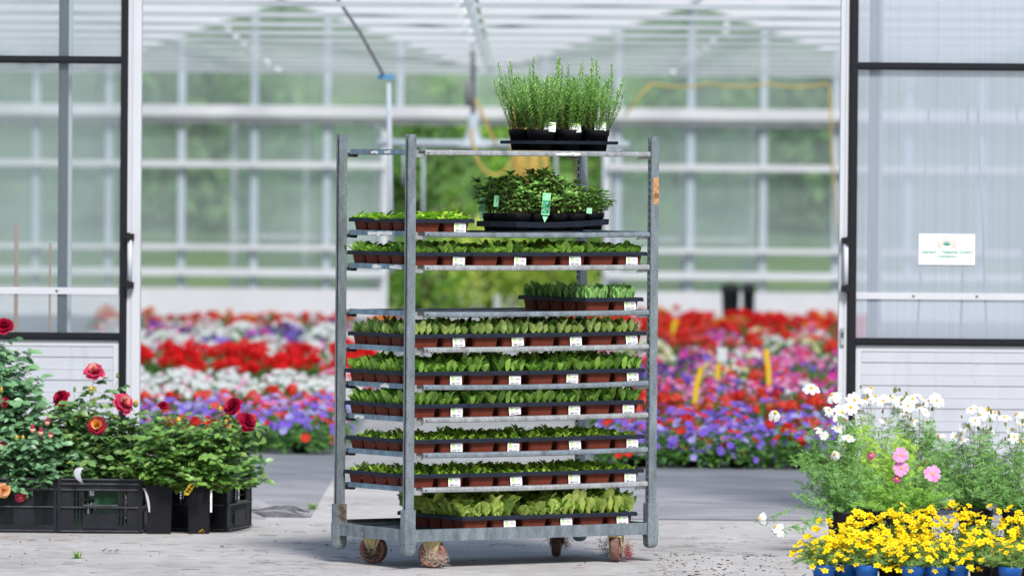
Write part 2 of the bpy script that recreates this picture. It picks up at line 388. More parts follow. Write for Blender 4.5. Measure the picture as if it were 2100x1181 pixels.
# ------------------------------------------------------------------ ground materials
def m_concrete():
    t = NT('concrete'); v = t.coords()
    f1 = t.noise(0.9, v, 6, 0.6); f2 = t.noise(9, v, 5, 0.65); f3 = t.noise(120, v, 3); f4 = t.noise(2.2, t.coords((0.35, 1.6, 1)), 5, 0.7)
    c = t.ramp(f1, [(0.3, (0.36, 0.345, 0.335, 1)), (0.7, (0.50, 0.48, 0.465, 1))])
    c = t.mix(c, t.ramp(f2, [(0.3, (0.78, 0.77, 0.77, 1)), (0.62, (1.06, 1.06, 1.06, 1))]), 1.0, 'MULTIPLY')
    c = t.mix(c, t.ramp(f3, [(0.28, (0.80, 0.80, 0.80, 1)), (0.55, (1.03, 1.03, 1.03, 1))]), 1.0, 'MULTIPLY')
    c = t.mix(c, (0.30, 0.25, 0.20, 1), t.ramp(f4, [(0.56, (0, 0, 0, 1)), (0.75, (0.45, 0.45, 0.45, 1))]))
    vo = t.n('ShaderNodeTexVoronoi'); vo.feature = 'DISTANCE_TO_EDGE'; vo.inputs['Scale'].default_value = 0.42
    wv = t.n('ShaderNodeVectorMath'); wv.operation = 'ADD'
    nz = t.n('ShaderNodeTexNoise'); nz.inputs['Scale'].default_value = 2.5; nz.inputs['Detail'].default_value = 6
    t.l(v, nz.inputs['Vector']); t.l(v, wv.inputs[0]); t.l(nz.outputs['Color'], wv.inputs[1]); t.l(wv.outputs[0], vo.inputs['Vector'])
    cr = t.ramp(vo.outputs['Distance'], [(0.0, (0.45, 0.43, 0.42, 1)), (0.006, (1, 1, 1, 1))])
    c = t.mix(c, cr, 1.0, 'MULTIPLY')
    wv2 = t.n('ShaderNodeTexWave'); wv2.wave_type = 'BANDS'; wv2.bands_direction = 'X'; wv2.inputs['Scale'].default_value = 0.22; wv2.inputs['Distortion'].default_value = 1.2; wv2.inputs['Detail'].default_value = 3; t.l(v, wv2.inputs['Vector'])
    c = t.mix(c, (0.80, 0.79, 0.78, 1), t.ramp(wv2.outputs['Fac'], [(0.80, (0, 0, 0, 1)), (0.97, (0.35, 0.35, 0.35, 1))]), 'MULTIPLY')
    # straw-thin scratches and drag marks running across the slab
    s1 = t.noise(1.0, t.coords((4, 60, 1)), 4, 0.7)
    c = t.mix(c, t.ramp(s1, [(0.30, (0.72, 0.70, 0.69, 1)), (0.42, (1, 1, 1, 1))]), 0.8, 'MULTIPLY')
    return t.surf(t.princ(c, 0.8, 0, 0.3, t.bump(f2, 0.004)))
MT['concrete'] = m_concrete()
def m_fabric():
    t = NT('woven ground cover fabric'); v = t.coords()
    f1 = t.noise(2.2, v, 5, 0.6); f2 = t.noise(1.0, t.coords((1.2, 9, 1)), 4, 0.6); f3 = t.noise(250, v, 2)
    c = t.ramp(f1, [(0.3, (0.20, 0.20, 0.215, 1)), (0.7, (0.31, 0.31, 0.33, 1))])
    c = t.mix(c, t.ramp(f2, [(0.3, (0.72, 0.72, 0.74, 1)), (0.7, (1.25, 1.24, 1.22, 1))]), 1.0, 'MULTIPLY')
    c = t.mix(c, t.ramp(f3, [(0.3, (0.85, 0.85, 0.85, 1)), (0.7, (1.1, 1.1, 1.1, 1))]), 1.0, 'MULTIPLY')
    return t.surf(t.princ(c, 0.75, 0, 0.3, t.bump(f2, 0.01)))
MT['fabric'] = m_fabric()
def m_fabric_dark():
    t = NT('crumpled shaded fabric'); v = t.coords()
    c = t.ramp(t.noise(14, v, 5, 0.7), [(0.35, (0.05, 0.05, 0.055, 1)), (0.6, (0.13, 0.13, 0.14, 1)), (0.75, (0.26, 0.26, 0.27, 1))])  # darker tone stands in for shade under and between the folds
    return t.surf(t.princ(c, 0.8, 0, 0.2, t.bump(t.noise(20, v, 4), 0.02)))
MT['fabric_dark'] = m_fabric_dark()
def m_grass():
    t = NT('meadow grass'); v = t.coords()
    f1 = t.noise(0.05, v, 5, 0.6); f2 = t.noise(1.5, v, 4, 0.7)
    c = t.ramp(f1, [(0.3, (0.13, 0.21, 0.05, 1)), (0.55, (0.20, 0.29, 0.07, 1)), (0.75, (0.24, 0.26, 0.10, 1))])
    c = t.mix(c, t.ramp(f2, [(0.3, (0.7, 0.7, 0.7, 1)), (0.7, (1.2, 1.2, 1.2, 1))]), 1.0, 'MULTIPLY')
    return t.surf(t.princ(c, 0.9, 0, 0.1))
MT['grass'] = m_grass()
def m_hill():
    t = NT('wooded hillside'); v = t.coords()
    f1 = t.noise(0.035, v, 5, 0.6); f2 = t.noise(0.35, v, 4, 0.7)
    c = t.ramp(f1, [(0.3, (0.07, 0.12, 0.05, 1)), (0.55, (0.12, 0.18, 0.07, 1)), (0.75, (0.17, 0.16, 0.09, 1))])
    c = t.mix(c, t.ramp(f2, [(0.3, (0.6, 0.6, 0.6, 1)), (0.7, (1.3, 1.3, 1.3, 1))]), 1.0, 'MULTIPLY')
    return t.surf(t.princ(c, 0.95, 0, 0.1))
MT['hill'] = m_hill()

# ------------------------------------------------------------------ ground
g = MB(); g.add([V((-900, -60, -0.03)), V((900, -60, -0.03)), V((900, 1500, -0.03)), V((-900, 1500, -0.03))], [(0, 1, 2, 3)], 'grass'); struct(g, 'ground')
g = MB(); g.bx(-14, 14, -6, 32.0, -0.3, 0.0, 'concrete'); struct(g, 'concrete_yard')
g = MB(); g.bx(-1.0, 0.45, 32.004, 84, -0.3, 0.0, 'concrete'); struct(g, 'aisle')
def fabric(x0, x1, y0, y1, name, bumpy):
    m = MB(); nx, ny = 40, 60; vs = []
    ys = [y0 + (y1 - y0) * (j / ny) ** 2 for j in range(ny + 1)]
    for j, y in enumerate(ys):
        for i in range(nx + 1):
            x = x0 + (x1 - x0) * i / nx
            z = 0.004 + 0.006 * (math.sin(x * 9 + y * 3) + 1) * 0.5
            if bumpy:
                e = math.exp(-((y - y0) / 0.9) ** 2)
                z += e * 0.035 * max(0, math.sin(y * 14 + math.sin(x * 6) * 1.3)) * (0.5 + 0.5 * math.sin(x * 3.1 + 1))
                z += e * 0.02 * max(0, math.sin(x * 17 + y * 5))
            if i in (0, nx) or j == 0: z = 0.001
            vs.append(V((x, y + (0.10 * math.sin(x * 7.0) * (1 - j / ny) ** 6 if bumpy else 0), z)))
    fs = [(j * (nx + 1) + i, j * (nx + 1) + i + 1, (j + 1) * (nx + 1) + i + 1, (j + 1) * (nx + 1) + i) for j in range(ny) for i in range(nx)]
    m.add(vs, fs, 'fabric', True); struct(m, name)
g = MB(); g.bx(-9.6, -1.004, 32.004, 72.4, -0.3, -0.002, 'fabric'); g.bx(0.454, 9.2, 32.004, 72.4, -0.3, -0.002, 'fabric'); struct(g, 'floor')
fabric(-9.6, -1.0, 32.15, 72.3, 'ground_fabric', True)
fabric(0.45, 9.2, 32.1, 72.3, 'ground_fabric', False)

m = MB(); r_ = random.Random(3)
for q in range(16):
    y = 31.90 + 0.055 * q + r_.uniform(-.02, .02); x0 = r_.uniform(-2.1, -1.5); x1 = min(-1.02, x0 + r_.uniform(0.35, 0.9)); n = 14; rings = []
    h = r_.uniform(0.03, 0.085) * (1.1 - q * 0.03); ph = r_.uniform(0, 6)
    for i in range(n + 1):
        t = i / n; x = x0 + (x1 - x0) * t; hh = h * math.sin(math.pi * min(1, max(0.04, t))) * (0.75 + 0.35 * math.sin(t * 11 + ph)) + 0.003; yy = y + 0.03 * math.sin(t * 7 + ph)
        rings.append([V((x, yy - 0.030, 0.001)), V((x, yy - 0.022, hh * 0.55)), V((x, yy - 0.006, hh)), V((x, yy + 0.012, hh * 0.8)), V((x, yy + 0.03, 0.001))])
    m.loft(rings, 'fabric_dark' if q % 3 else 'fabric', False)
struct(m, 'ground_fabric_folds')
# hillside behind
h = MB(); nx, ny = 60, 30; vs = []
for j in range(ny + 1):
    y = 120 + 520 * (j / ny)
    for i in range(nx + 1):
        x = -320 + 640 * i / nx
        t_ = j / ny
        z = -0.05 + 62 * (t_ ** 1.25) + 1.6 * t_ * math.sin(x * 0.05 + 1) + 1.0 * t_ * math.sin(y * 0.09 + x * 0.02)
        vs.append(V((x, y, z)))
h.add(vs, [(j * (nx + 1) + i, j * (nx + 1) + i + 1, (j + 1) * (nx + 1) + i + 1, (j + 1) * (nx + 1) + i) for j in range(ny) for i in range(nx)], 'hill', True)
struct(h, 'hillside')

# ------------------------------------------------------------------ greenhouse
GX = [-9.47, -4.87, -0.27, 4.33, 8.93]
Y0, Y1 = 33.0, 72.0
ZG = 2.74; RISE = 0.85
gh = thing('greenhouse', 'long white-framed greenhouse with glazed gabled roof around the flower beds', 'greenhouse', (0, 0, 0))
for i in range(4):
    m = MB(); a, b = GX[i], GX[i + 1]; c = (a + b) / 2
    for (xa, xb, za, zb) in ((a + 0.06, c - 0.02, ZG + 0.06, ZG + RISE), (c + 0.02, b - 0.06, ZG + RISE, ZG + 0.06)):
        m.add([V((xa, Y0, za)), V((xb, Y0, zb)), V((xb, Y1, zb)), V((xa, Y1, za))], [(0, 1, 2, 3)], 'poly_roof')
    m.build('roof_panel', gh)
    m = MB()
    y = Y0 + 0.3
    while y < Y1:
        for (xa, xb, za, zb) in ((a + 0.05, c, ZG + 0.045, ZG + RISE - 0.015), (c, b - 0.05, ZG + RISE - 0.015, ZG + 0.045)):
            m.tube([(xa, y, za), (xb, y, zb)], 0.022, 'white_steel', 4, smooth=False)
        y += 0.62
    m.build('roof_bars', gh)
    m = MB(); m.bx(c - 0.03, c + 0.03, Y0, Y1, ZG + RISE + 0.002, ZG + RISE + 0.06, 'white_steel'); m.build('ridge', gh)
for x in GX:
    m = MB(); m.bx(x - 0.03, x + 0.03, Y0, Y1, ZG - 0.011, ZG + 0.05, 'poly_roof'); m.build('gutter', gh)
y = Y0 + 2.0
while y < Y1 - 1:
    m = MB(); m.bx(GX[0], GX[-1], y - 0.02, y + 0.02, ZG - 0.042, ZG - 0.012, 'tie_grey'); m.build('tie_beam', gh)
    for k in (0, 4):
        m = MB(); m.bx(GX[k] - 0.03, GX[k] + 0.03, y - 0.03, y + 0.03, 0.01, ZG - 0.046, 'white_steel'); m.build('column', gh)
    y += 3.0
# side walls
for x in (GX[0], GX[-1]):
    m = MB(); m.add([V((x, Y0, 0.3)), V((x, Y1, 0.3)), V((x, Y1, ZG - 0.02)), V((x, Y0, ZG - 0.02))], [(0, 1, 2, 3)], 'poly_wall')
    m.bx(x - 0.02, x + 0.02, Y0, Y1, 0, 0.298, 'white_paint'); m.build('side_wall', gh)
# back wall
def WX(px, Y=Y1): return W(px, 325, Y).x
def WZ(py, px=1050, Y=Y1): return W(px, py, Y).z
DX0, DX1 = WX(790), WX(1245); ZD = WZ(252)
m = MB()
for (a, b) in ((GX[0], DX0), (DX1, GX[-1])):
    m.add([V((a, Y1, 0.2)), V((b, Y1, 0.2)), V((b, Y1, ZG)), V((a, Y1, ZG))], [(0, 1, 2, 3)], 'glass')
m.add([V((DX0, Y1, ZD)), V((DX1, Y1, ZD)), V((DX1, Y1, ZG)), V((DX0, Y1, ZG))], [(0, 1, 2, 3)], 'glass')
for i in range(4):
    a, b = GX[i], GX[i + 1]; c = (a + b) / 2
    m.add([V((a, Y1, ZG)), V((b, Y1, ZG)), V((c, Y1, ZG + RISE))], [(0, 1, 2)], 'glass')
m.build('back_glazing', gh)
m = MB()
dxm = 149.0 / F * Y1
k0 = WX(373)
xs = [k0 + dxm * i for i in range(-6, 20)]
for x in xs:
    if GX[0] < x < GX[-1]:
        m = MB()
        top = ZG + RISE * (1 - abs(((x - GX[0]) % 4.6) / 2.3 - 1))
        if DX0 + 0.05 < x < DX1 - 0.05: m.bx(x - 0.04, x + 0.04, Y1 - 0.06, Y1 - 0.005, ZD + 0.02, top, 'blue_steel')
        else: m.bx(x - 0.04, x + 0.04, Y1 - 0.06, Y1 - 0.005, 0.2, top, 'blue_steel')
        m.build('mullion', gh)
def rail(name, py, th, matk, proud=0.09, split=True, depth=0.08):
    z = WZ(py); mm = MB()
    segs = ((GX[0], DX0), (DX1, GX[-1])) if split else ((GX[0], GX[-1]),)
    for a, b in segs: mm.bx(a, b, Y1 - proud - depth, Y1 - proud, z - th / 2, z + th / 2, matk)
    mm.build(name, gh)
rail('beam', 232, 0.125, 'warm_white', split=False)
rail('door_track', 252, 0.06, 'pipe_grey', 0.10, split=False, depth=0.05)
rail('rail', 341, 0.068, 'warm_white')
rail('rail', 511, 0.055, 'warm_white')
rail('heating_pipe', 562, 0.080, 'white_steel')
m = MB()
for a, b in ((GX[0], DX0), (DX1, GX[-1])): m.bx(a, b, Y1 - 0.07, Y1 + 0.05, 0, 0.32, 'warm_white')
m.build('plinth', gh)
m = MB()
for x in (DX0, DX1): m.bx(x - 0.035, x + 0.035, Y1 - 0.085, Y1 + 0.01, 0, ZD, 'white_steel')
m.build('door_post', gh)
# sliding leaves at the back
for (a, b, lab) in ((480, 775, 'left pale sliding door leaf of the far greenhouse wall, beside the open gap'), (1258, 1545, 'right pale sliding door leaf of the far greenhouse wall, beside the open gap')):
    xa, xb = WX(a, Y1 + .2), WX(b, Y1 + .2)
    t = thing('sliding_door', lab, 'door', (xa, Y1 + 0.2, 0))
    w = xb - xa; mm = MB()
    for x in (0, w / 2, w): mm.bx(x - 0.035, x + 0.035, -0.02, 0.02, 0.05, ZD, 'warm_white')
    for z in (0.09, 0.9, ZD): mm.bx(0.036, w - 0.036, -0.018, 0.018, z - 0.03, z + 0.03, 'warm_white')
    mm.build('door_frame', t)
    mm = MB(); mm.add([V((0, 0.03, 0.1)), V((w, 0.03, 0.1)), V((w, 0.03, ZD)), V((0, 0.03, ZD))], [(0, 1, 2, 3)], 'glass'); mm.build('pane', t)

# posts at the front of the house (slate, seen through the sheets) and white jambs
YF = 32.72
for px in (129, 1791):
    x = W(px, 400, YF).x; m = MB()
    m.bx(x - 0.024, x + 0.024, YF - 0.02, YF + 0.04, 0, ZG, 'slate'); m.bx(x + 0.026, x + 0.045, YF - 0.01, YF + 0.03, 0, ZG, 'blue_steel')
    m.build('front_post', gh)
m = MB()
for i in range(4):
    a, b = GX[i], GX[i + 1]; c = (a + b) / 2
    m.add([V((a, Y0 + 0.05, ZG + 0.1)), V((b, Y0 + 0.05, ZG + 0.1)), V((c, Y0 + 0.05, ZG + RISE))], [(0, 1, 2)], 'poly_wall')
for a, b in ((GX[0], -4.2), (4.0, GX[-1])):
    m.add([V((a, Y0 + 0.05, 0.0)), V((b, Y0 + 0.05, 0.0)), V((b, Y0 + 0.05, ZG)), V((a, Y0 + 0.05, ZG))], [(0, 1, 2, 3)], 'poly_wall')
m.build('front_wall', gh)
m = MB(); m.bx(GX[0], GX[-1], Y0 - 0.05, Y0 + 0.02, ZG - 0.0, ZG + 0.09, 'white_paint'); m.build('door_header', gh)

# front sliding doors
def front_door(left):
    Yd = 32.6
    def X(px): return W(px, 400, Yd).x
    def Z(py, px): return W(px, py, Yd).z
    if left:
        xi = X(261.5); xo = X(-160); xj = X(289); pxr = 120; r1, r2 = 123, 689; xp = X(247)
        lab = 'left translucent sliding door with black rails behind the potted roses'
    else:
        xi = X(1739); xo = X(2280); xj = X(1722); pxr = 1900; r1, r2 = 137, 701; xp = X(1757)
        lab = 'right translucent sliding door with company sticker behind the white cosmos'
    s = 1 if left else -1
    t = thing('sliding_door', lab, 'door', (xi, Yd, 0))
    L = abs(xo - xi)
    zt = 2.95
    def hb(mb, a, b, y0, y1, z0, z1, k):   # a,b distance outward from the inner edge
        x0, x1 = (-s * a, -s * b); mb.bx(min(x0, x1), max(x0, x1), y0, y1, z0, z1, k)
    zr1, zr2 = Z(r1, pxr), Z(r2, pxr)
    mb = MB(); bw = abs(xi - xp)
    hb(mb, 0, bw, -0.03, 0.03, 0.03, zt, 'frame_black'); hb(mb, bw * 0.25, bw * 0.6, -0.036, -0.0305, 0.03, zt, 'frame_black')
    hb(mb, L - bw, L, -0.03, 0.03, 0.03, zt, 'frame_black')
    for z in (zr1, zr2):
        hb(mb, bw + 0.0005, L - bw - 0.0005, -0.03, 0.03, z - 0.019, z + 0.019, 'frame_black')
        hb(mb, bw + 0.0005, L - bw - 0.0005, -0.036, -0.0305, z - 0.008, z + 0.006, 'frame_black')
    hb(mb, bw + .001, L - bw - .001, -0.03, 0.03, 0.03, 0.07, 'frame_black')
    mb.build('door_frame', t)
    # white slide jamb
    mb = MB(); jw = abs(xj - xi)
    x0, x1 = sorted((0.001 * s, s * jw)); mb.bx(x0, x1, -0.02, 0.07, 0.03, zt, 'white_paint')
    x0, x1 = sorted((s * jw * 0.3, s * jw * 0.42)); mb.bx(x0, x1, -0.024, -0.0205, 0.03, zt, 'panel_white')
    mb.build('jamb', t)
    # sheets
    for z0, z1 in ((zr2 + 0.019, zr1 - 0.019), (zr1 + 0.019, zt)):
        mb = MB(); a, b = -s * bw, -s * (L - bw)
        mb.add([V((a, 0.0, z0)), V((b, 0.0, z0)), V((b, 0.0, z1)), V((a, 0.0, z1))], [(0, 1, 2, 3)], 'poly_left' if left else 'poly_right'); mb.build('pane', t)
    # bottom insulated panel with grooves
    mb = MB(); z0, z1 = 0.071, zr2 - 0.0195
    hb(mb, bw + 0.002, bw + 0.03, -0.016, 0.016, z0, z1, 'white_paint')
    hb(mb, bw + 0.03, L - bw - 0.002, -0.016, 0.016, z1 - 0.03, z1, 'white_paint')
    z = z1 - 0.031; i = 0
    while z > z0 + 0.02:
        zz = max(z0, z - 0.0585)
        off = -0.012 if i % 2 == 0 else -0.0105
        hb(mb, bw + 0.031, L - bw - 0.002, off, 0.014, zz + 0.004, z, 'panel_white')
        hb(mb, bw + 0.031, L - bw - 0.002, -0.014 if i % 2 else -0.004, 0.01, zz, zz + 0.0038, 'white_paint' if i % 2 else 'pipe_grey')  # white strip paints the bevel highlight, grey strip the dark groove line
        z = zz; i += 1
    bp = mb.build('bottom_panel', t)
    mb = MB(); hb(mb, bw + 0.03, L - bw - 0.01, -0.0175, -0.0162, 0.0715, 0.092, 'pipe_grey'); mb.build('kick_strip', bp)
    # inner white rail with screws
    zr = Z(596, 120) if left else Z(607, 1900)
    mb = MB(); hb(mb, bw, L - bw, -0.012, -0.003, zr - 0.017, zr + 0.017, 'white_paint')
    rl = mb.build('cross_rail', t)
    for px in ((118,) if left else (1875, 2005)):
        mb = MB(); mb.lathe([(0.007, 0), (0.006, 0.003), (0.001, 0.004)], 'screw', 10, M=Matrix.Translation((X(px) - xi, -0.0125, zr)) @ Matrix.Rotation(R(90), 4, 'X')); mb.build('screw', rl)
    # pull handle
    h0, h1 = (Z(485, 268), Z(584, 268)) if left else (Z(493, 1733), Z(592, 1733))
    mb = MB(); hx = s * jw * 0.25
    for z in (h0, h1):
        mb.box((hx, -0.045, z), (0.042, 0.05, 0.030), 'frame_black'); mb.box((hx - s * 0.01, -0.074, z), (0.022, 0.006, 0.042), 'frame_black')
    mb.tube([(hx, -0.055, h0 - 0.01), (hx, -0.055, h1 + 0.01)], 0.013, 'white_paint', 10)
    mb.build('handle', t)
    if not left:
        mb = MB(); zl = Z(690, 1728)
        mb.box((-(-s) * -jw * 0.0 + s * jw * 0.55, -0.030, zl), (0.020, 0.012, 0.085), 'galv_light'); mb.box((s * jw * 0.55, -0.038, zl + 0.01), (0.010, 0.010, 0.025), 'galv_dark'); mb.build('latch', t)
        # sticker
        x0, x1 = X(1885) - xi, X(2000) - xi; z1_, z0_ = Z(480, 1942), Z(543, 1942)
        mb = MB(); mb.bx(x0, x1, -0.006, -0.002, z0_, z1_, 'white_paper')
        cx = (x0 + x1) / 2; zc = z0_ + (z1_ - z0_) * 0.52
        wS = x1 - x0; hS = z1_ - z0_
        for k in range(3):
            hw = wS * (0.16 - 0.028 * k); zt_ = z1_ - hS * (0.08 + 0.07 * k)
            for sg in (-1, 1): mb.bx(cx + sg * hw - 0.0018, cx + sg * hw + 0.0018, -0.0068, -0.0062, zc, zt_ - hS * 0.12, 'orange_ink')
            pts = [(cx + hw * math.cos(a), -0.0066, zt_ - hS * 0.12 + hS * 0.12 * math.sin(a)) for a in [math.pi * q / 10 for q in range(11)]]
            mb.tube(pts, 0.0016, 'orange_ink', 4)
        for q in range(5):
            a = R(200 + 35 * q); mb.leaf((cx, -0.007, zc + hS * 0.1), (math.cos(a), 0, abs(math.sin(a))), (0, -1, 0), 0.028, 0.008, 'pale_green_ink', 0, 0)
        st = mb.build('sticker', t)
        for txt, size, zf, xoff in (('Gerlach & Fetschle GmbH', 0.0242, 0.365, 0), ('Gewächshausbau', 0.0150, 0.245, 0)):
            cu = bpy.data.curves.new('t', 'FONT'); cu.body = txt; cu.size = size; cu.align_x = 'CENTER'; cu.offset = 0.0006
            to = bpy.data.objects.new('t', cu); COL.objects.link(to)
            bpy.context.view_layer.update()
            me = bpy.data.meshes.new_from_object(to.evaluated_get(bpy.context.evaluated_depsgraph_get()))
            bpy.data.objects.remove(to)
            me.materials.clear(); me.materials.append(MT['pale_green_ink'])
            link('lettering', me, st, (cx, -0.0068, z0_ + hS * zf), (R(90), 0, 0))
    return t
front_door(True); front_door(False)

# stakes seen through the sheets
for px, y0_, y1_, k, lab in ((34, 458, 700, 'bamboo', 'thick brown stake seen through the left door sheet'), (103, 500, 720, 'bamboo', 'thin leaning brown stake behind left door sheet beside slate post'),
                      (1905, 215, 700, 'pipe_grey', 'leftmost of the thin grey stakes behind the right door sheet'), (1985, 210, 700, 'pipe_grey', 'middle thin grey stake behind the right door sheet above the sticker'),
                      (2005, 215, 700, 'pipe_grey', 'thin leaning grey stake right of the sticker behind the door sheet'), (2085, 210, 700, 'pipe_grey', 'rightmost thin grey stake behind the right door sheet')):
    m = MB(); a = W(px, y0_, 33.7); b = W(px - (10 if k == 'bamboo' else 45 if px in (1905,) else 30 if px == 1985 else -28), y1_, 33.7); b.z = 0.01
    m.tube([a - V((a.x, 33.7, 0)), (a + b) / 2 - V((a.x, 33.7, 0)) + V((0.01, 0, 0)), b - V((a.x, 33.7, 0))], 0.011 if px == 34 else 0.006, k, 6)
    o = m.build('stake', None, (a.x, 33.7, 0)); tag(o, lab, 'stake', 'plant stakes behind the doors')

# hanging irrigation gear
Yi = 55.0
t = thing('irrigation_boom', 'hanging pale irrigation boom with cone hub on grey pipe above the aisle', 'irrigation boom', (W(970, 325, Yi).x, Yi, 0))
def rel(px, py, Y, o): return W(px, py, Y) - V(o.location)
m = MB(); m.tube([rel(970, -40, Yi, t), rel(970, 240, Yi, t)], 0.022, 'pipe_grey', 8); m.build('pipe', t)
m = MB(); m.lathe([(0.03, -0.1), (0.045, 0.0), (0.035, 0.10), (0.02, 0.12)], 'pipe_grey', 10, c=rel(963, 195, Yi, t)); m.build('motor', t)
p = rel(970, 296, Yi, t)
m = MB(); m.lathe([(0.16, -0.03), (0.13, 0.0), (0.07, 0.06), (0.05, 0.14), (0.045, 0.26)], 'blue_steel', 14, c=p); m.build('cone', t)
m = MB(); m.tube([rel(775, 294, Yi, t), rel(1290, 298, Yi, t)], 0.036, 'blue_steel', 8); m.build('cross_pipe', t)
for px, dy in ((800, 500), (828, 380), (868, 560), (1140, 430), (1238, 520)):
    m = MB(); m.tube([rel(px, 298, Yi, t), rel(px, dy, Yi, t)], 0.012, 'blue_steel', 5); m.build('drop_pipe', t)
t = thing('water_hose', 'bundled yellow hose hanging in thick loops beneath the irrigation boom', 'hose', (W(1080, 325, 54.5).x, 54.5, 0))
m = MB()
for k in range(9):
    x0 = 1052 + k * 8.5; x1 = x0 + uni(2, 12)
    m.tube([rel(x0, 200 + uni(-8, 8), 54.5 + 0.02 * k, t), rel(x0 + uni(-3, 3), 330, 54.5 + .02 * k, t), rel(x1, 430 + uni(-20, 20), 54.5 + .02 * k, t)], 0.020, 'yellow_hose', 7)
pts = []
for a in range(13):
    an = math.pi * a / 12
    pts.append(rel(1015 - 48 * math.cos(an), 265 + 95 * math.sin(an), 54.4, t))
m.tube(pts, 0.015, 'yellow_hose', 7)
pts = [rel(975 + 6 * q, 205 + 13 * q, 54.4, t) for q in range(8)]
m.tube(pts, 0.013, 'yellow_hose', 7)
m.build('hose_bundle', t)
t = thing('water_hose', 'long yellow hose sagging under the roof edge and dropping at the right', 'hose', (W(1500, 325, 58).x, 58, 0))
m = MB(); pts = [rel(1280, 238, 58, t), rel(1310, 200, 58, t), rel(1335, 172, 58, t)]
for q in range(0, 19):
    px = 1335 + q * 20; pts.append(rel(px, 172 + 7 * abs(math.sin(q * math.pi / 6)), 58, t))
pts += [rel(1702, 180, 58, t), rel(1704, 260, 58, t), rel(1709, 360, 58, t), rel(1716, 500, 58, t)]
m.tube(pts, 0.010, 'yellow_hose', 6); m.build('hose', t)
m = MB()
pts = [V((a.x, a.y, a.z)) for a in (W(690, -5, 38), W(740, 70, 39.5), W(785, 152, 41))]
o0 = V((pts[2].x, 41, 0)); m.tube([p - o0 for p in pts], 0.011, 'pipe_pale', 7)
t = thing('supply_pipe', 'pale hanging pipe with blue clip under a slanting grey pipe left of trolley', 'pipe', o0)
m.build('slanting_pipe', t)
m = MB(); m.tube([rel(797, 170, 41, t), rel(803, 560, 41, t)], 0.016, 'blue_steel', 8); m.build('drop_pipe', t)
m = MB(); m.box(rel(792, 158, 41, t), (0.11, 0.06, 0.035), 'blue_clip'); m.build('clip', t)
# clips on roof struts, white knobs stand in for their glints
for pl, lab in (((( 440, 48), (468, 62), (484, 76), (500, 89), (548, 130), (570, 145)), 'diagonal run of small white roof clips at upper left'),
                (((1490, 52), (1488, 66), (1462, 84), (1447, 96), (1432, 108), (1403, 128), (1380, 150)), 'diagonal run of small white roof clips at upper right')):
    base = W(pl[0][0], pl[0][1], 60)
    t = thing('roof_clips', lab, 'roof strut', base)
    m = MB(); m.tube([W(p[0], p[1], 60) - base for p in pl], 0.008, 'white_steel', 5); m.build('strut', t)
    for p in pl:
        m = MB(); m.lathe([(0.01, -0.03), (0.028, -0.015), (0.03, 0.01), (0.01, 0.03)], 'white_paper', 10, c=W(p[0], p[1], 60) - base); m.build('clip', t)

# ------------------------------------------------------------------ trolley
TH = R(33.8)
TB = W(839.5, 700, 28.0); TB.z = 0
trolley = thing('plant_trolley', 'tall galvanised plant trolley with nine shelves of seedling trays', 'trolley', TB, TH)
TL, TW = 1.30, 0.565
Tm = Matrix.Translation(TB) @ Matrix.Rotation(TH, 4, 'Z')
ZT = 1.908
def post(x, y, dx, dy):
    """channel post; dx/dy = direction to trolley centre (+1/-1)"""
    m = MB(); a, b = 0.040, 0.026      # width along the long side, depth along the short side
    yo = -dy * b / 2                    # outer long-side face
    # broad face towards outside of the long side
    m.bx(x - a / 2, x + a / 2, y + yo - 0.0015, y + yo + 0.0015, 0.20, ZT, 'galv')
    m.bx(x - a / 2, x + a / 2, y - yo - 0.0015, y - yo + 0.0015, 0.20, ZT, 'galv')
    # inner face with slots
    xi = x + dx * a / 2
    y0, y1 = y - b / 2 + 0.002, y + b / 2 - 0.002
    m.bx(xi - 0.0015, xi + 0.0015, y0, y0 + 0.006, 0.20, ZT, 'galv'); m.bx(xi - 0.0015, xi + 0.0015, y1 - 0.006, y1, 0.20, ZT, 'galv')
    z = 0.22
    while z < ZT - 0.02:
        m.bx(xi - 0.0015, xi + 0.0015, y0 + 0.006, y1 - 0.006, z, z + 0.012, 'galv_light'); z += 0.031
    # outer face with a groove
    xo = x - dx * a / 2
    m.bx(xo - 0.0015, xo + 0.0015, y0, y0 + 0.003, 0.20, ZT, 'galv'); m.bx(xo - 0.0015, xo + 0.0015, y1 - 0.005, y1, 0.20, ZT, 'galv')
    m.bx(x + dx * 0.010 - 0.002, x + dx * 0.010 + 0.002, y - b / 2 + 0.004, y + b / 2 - 0.004, 0.21, ZT - 0.03, 'galv_dark')  # dark plate, its colour stands in for the shade inside the channel
    p = m.build('post', trolley)
    # foot sleeve with rounded lower end
    m = MB(); sa, sb = 0.054, 0.040
    rings = []
    for z, k in ((0.262, 1.0), (0.10, 1.0), (0.078, 0.97), (0.066, 0.75), (0.060, 0.35)):
        rings.append([V((x + sa / 2 * k * i, y + sb / 2 * k * j, z)) for i, j in ((-1, -1), (1, -1), (1, 1), (-1, 1))])
    m.loft(rings, 'galv')
    m.bx(x - sa / 2 - 0.002, x + sa / 2 + 0.002, y - sb / 2 - 0.002, y + sb / 2 + 0.002, 0.113, 0.178, 'galv')
    m.build('foot_sleeve', p)
    return p
pB = post(0, 0, 1, 1); pA = post(0, TW, 1, -1); pC = post(TL, 0, -1, 1); pD = post(TL, TW, -1, -1)
m = MB()
for z, w in ((1.70, 0.03), (1.655, 0.034), (1.63, 0.028)):
    m.box((TL + 0.004, -0.0155, z), (w, 0.001, 0.05), 'brown_tape', Matrix.Translation((0, 0, 0)))
m.build('tape', pC)
m = MB()
